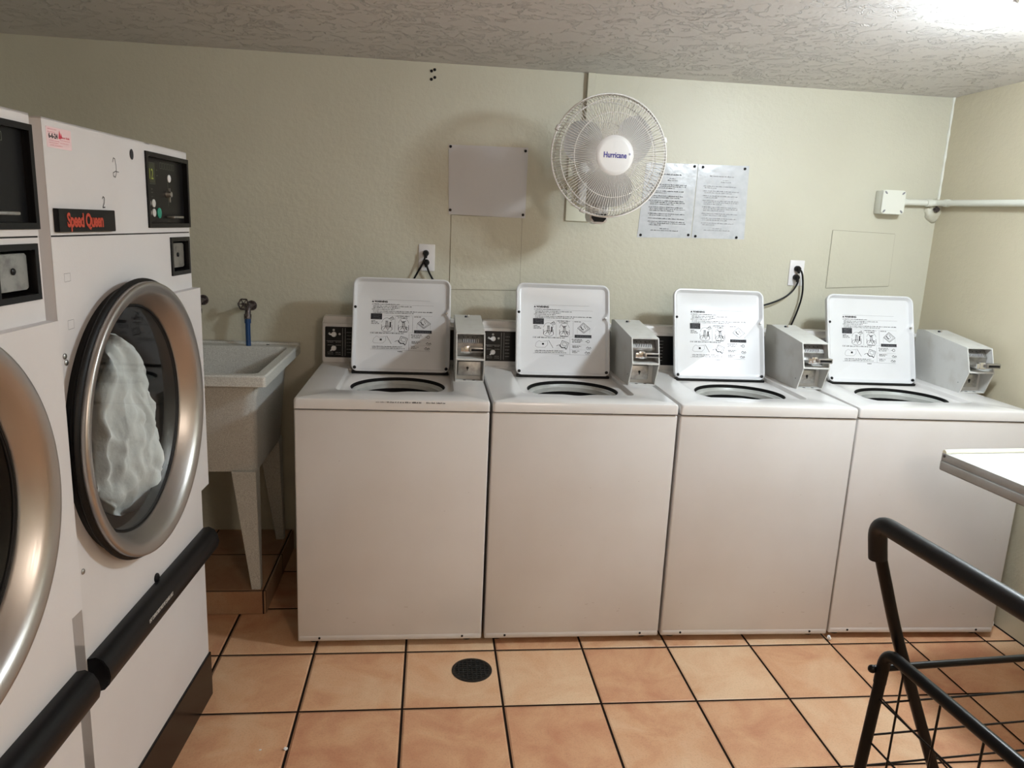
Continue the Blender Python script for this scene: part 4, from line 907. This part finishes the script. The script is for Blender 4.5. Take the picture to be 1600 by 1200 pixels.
# ------------------------------------------------------------------ floor drain and scraps
r = empty('floor_drain', (0.610, -0.158, 0)); tag(r, 'round black iron floor drain in the tiles before the washers', 'drain')
bm = bmesh.new(); lathe(bm, [(0.058, 0.0003), (0.069, 0.0003), (0.069, 0.003), (0.066, 0.004), (0.058, 0.003)], 40, close=True); link('rim', bm, iron, r, 40)
bm = bmesh.new(); lathe(bm, [(0, 0.0005), (0.058, 0.0005)], 40)
for k in range(-4, 5):
    h_ = math.sqrt(0.057 ** 2 - (k * 0.012) ** 2)
    tube(bm, [(-h_, k * 0.012, 0.002), (h_, k * 0.012, 0.002)], 0.0022, 6)
for k in range(-3, 4):
    h_ = math.sqrt(0.057 ** 2 - (k * 0.015) ** 2)
    tube(bm, [(k * 0.015, -h_, 0.002), (k * 0.015, h_, 0.002)], 0.0022, 6)
link('grate', bm, iron, r, 40)
def scrap(name, loc, s, label, seed, tall=1.0):
    rnd = random.Random(seed); bm = bmesh.new(); bmesh.ops.create_icosphere(bm, subdivisions=2, radius=1)
    for v in bm.verts: k = rnd.uniform(0.55, 1.25); v.co = Vector((v.co.x * k * s, v.co.y * k * s, (v.co.z * k * tall + tall) * s))
    lo = min(v.co.z for v in bm.verts)
    for v in bm.verts: v.co.z -= lo
    o = link(name, bm, tissue); o.location = loc; return tag(o, label, 'paper scrap')
scrap('crumpled_tissue', (2.700, 0.055, 0), 0.013, 'crumpled white tissue on the floor by the right wall', 1, 1.9)
scrap('crumpled_tissue', (1.983, -0.012, 0), 0.008, 'tiny white tissue bit at the foot between two right-hand washers', 2, 1.2)
scrap('paper_scrap', (0.056, -0.529, 0), 0.006, 'white lint scrap on the floor tile near the dryer, larger of two', 3, 0.7)
scrap('paper_scrap', (-0.015, -0.527, 0), 0.0035, 'smallest white lint speck on the tile near the dryer', 4, 0.5)

# ------------------------------------------------------------------ folding table
TA = math.radians(4.4); r = empty('folding_table', (2.078, -0.330, -0.003), TA); tag(r, 'white laminate work table with grey metal edge, at the right wall', 'table')
bm = bmesh.new(); box(bm, 0.003, -1.20, 0.822, 0.565, -0.003, 0.8505, 0.001); link('table_top', bm, laminate, r)
bm = bmesh.new()
box(bm, 0.0, -1.203, 0.828, 0.004, 0.001, 0.853, 0.001); box(bm, -0.003, -1.206, 0.797, 0.004, 0.003, 0.828, 0.005, 3)
box(bm, 0.0, -0.002, 0.800, 0.567, 0.003, 0.852, 0.001)
link('edge_band', bm, alum, r, 40)
bm = bmesh.new(); tube(bm, fillet([(0.002, -0.004, 0.856), (0.03, -0.001, 0.857), (0.565, -0.001, 0.857)], 0.02), 0.0075, 12); link('back_lip', bm, whitetrim, r, 50)
bm = bmesh.new(); dots_disc(bm, fr((0.0, -0.008, 0.845), (0, -1, 0), (0, 0, 1)), 0.0052, 0.002, 16); link('bolt', bm, brass, r, 40)
for x, y in ((0.52, -0.16), (0.52, -1.08), (0.14, -1.14)):
    bm = bmesh.new(); box(bm, x - 0.016, y - 0.016, 0, x + 0.016, y + 0.016, 0.822, 0.003); link('leg', bm, alum, r, 30)

# ------------------------------------------------------------------ laundry cart
r = empty('laundry_cart', (1.255, -1.300, 0), math.radians(4.2)); tag(r, 'black wire laundry cart with a foam-covered push handle', 'cart')
Lc, Wc = 0.58, 0.50
for y in (0, -Wc):
    bm = bmesh.new()
    for m in (0, 1):
        X = (lambda x: x) if m == 0 else (lambda x: Lc - x)
        if m == 0: tube(bm, fillet([(X(-0.015), y, 0.972), (X(0.047), y, 0.803), (X(0.178), y, 0.506), (X(0.37), y, 0.085)], 0.05, 5), 0.0105, 14)
        tube(bm, [(X(0.033 if m == 0 else 0.03), y, 0.72), (X(0.018), y, 0.52), (X(-0.01), y, 0.085)], 0.0105, 14)
    link('push_frame', bm, tubeblk, r, 50)
bm = bmesh.new(); tube(bm, fillet([(-0.013, 0, 0.950), (-0.025, 0, 1.021), (-0.025, -Wc, 1.021), (-0.013, -Wc, 0.950)], 0.034, 8), 0.0158, 20); link('foam_grip', bm, foam, r, 60)
for m in (0, 1):
    X = 0.035 if m == 0 else Lc - 0.03
    bm = bmesh.new(); tube(bm, fillet([(X - 0.004, 0, 0.70), (X, 0, 0.764), (X, -Wc, 0.764), (X - 0.004, -Wc, 0.70)], 0.030, 8), 0.0112, 16); link('top_rail', bm, tubeblk, r, 60)
for y in (0.010, -Wc - 0.010):
    bm = bmesh.new(); tube(bm, [(0.022, y - 0.0, 0.723), (Lc, y, 0.723)], 0.0068, 12)
    bmesh.ops.create_uvsphere(bm, u_segments=10, v_segments=8, radius=0.0078, matrix=Matrix.Translation((0.019, y, 0.723)))
    link('side_rail', bm, tubeblk, r, 50)
bm = bmesh.new(); ZB = 0.34; wr = 0.0021
for y in (0, -Wc):
    for z in (0.657, 0.590, 0.524, 0.46, 0.40, ZB): tube(bm, [(0.024, y, z), (Lc, y, z)], wr, 6)
    for k in range(1, 6):
        if y < 0: tube(bm, [(k * Lc / 6, y, ZB), (k * Lc / 6, y, 0.727)], wr, 6)
for x in (0.028, Lc - 0.02):
    for z in (0.672, 0.578, 0.50, 0.42, ZB): tube(bm, [(x, 0, z), (x, -Wc, z)], wr, 6)
    for y in (-0.050, -0.140, -0.232, -0.322, -0.412): tube(bm, [(x, y, ZB), (x + 0.006, y, 0.762)], wr, 6)
for k in range(1, 6): tube(bm, [(k * Lc / 6, 0, ZB), (k * Lc / 6, -Wc, ZB)], wr, 6)
for k in range(1, 5): tube(bm, [(0.012, -k * Wc / 5, ZB), (Lc, -k * Wc / 5, ZB)], wr, 6)
link('wire_basket', bm, tubeblk, r, 50)
bm = bmesh.new()
for y in (0, -Wc): tube(bm, [(-0.012, y, 0.085), (Lc + 0.012, y, 0.085)], 0.009, 12)
for x in (-0.01, Lc + 0.01): tube(bm, [(x, 0, 0.085), (x, -Wc, 0.085)], 0.009, 12)
link('base_frame', bm, tubeblk, r, 50)
for x in (-0.01, Lc + 0.01):
    for y in (0, -Wc):
        bm = bmesh.new(); lathe(bm, [(0, -0.009), (0.024, -0.009), (0.030, -0.005), (0.030, 0.005), (0.024, 0.009), (0, 0.009)], 24, fr((x, y, 0.030), (1, 0, 0), (0, 0, 1))); box(bm, x - 0.004, y - 0.013, 0.028, x + 0.004, y + 0.013, 0.085); link('wheel', bm, rubber, r, 40)
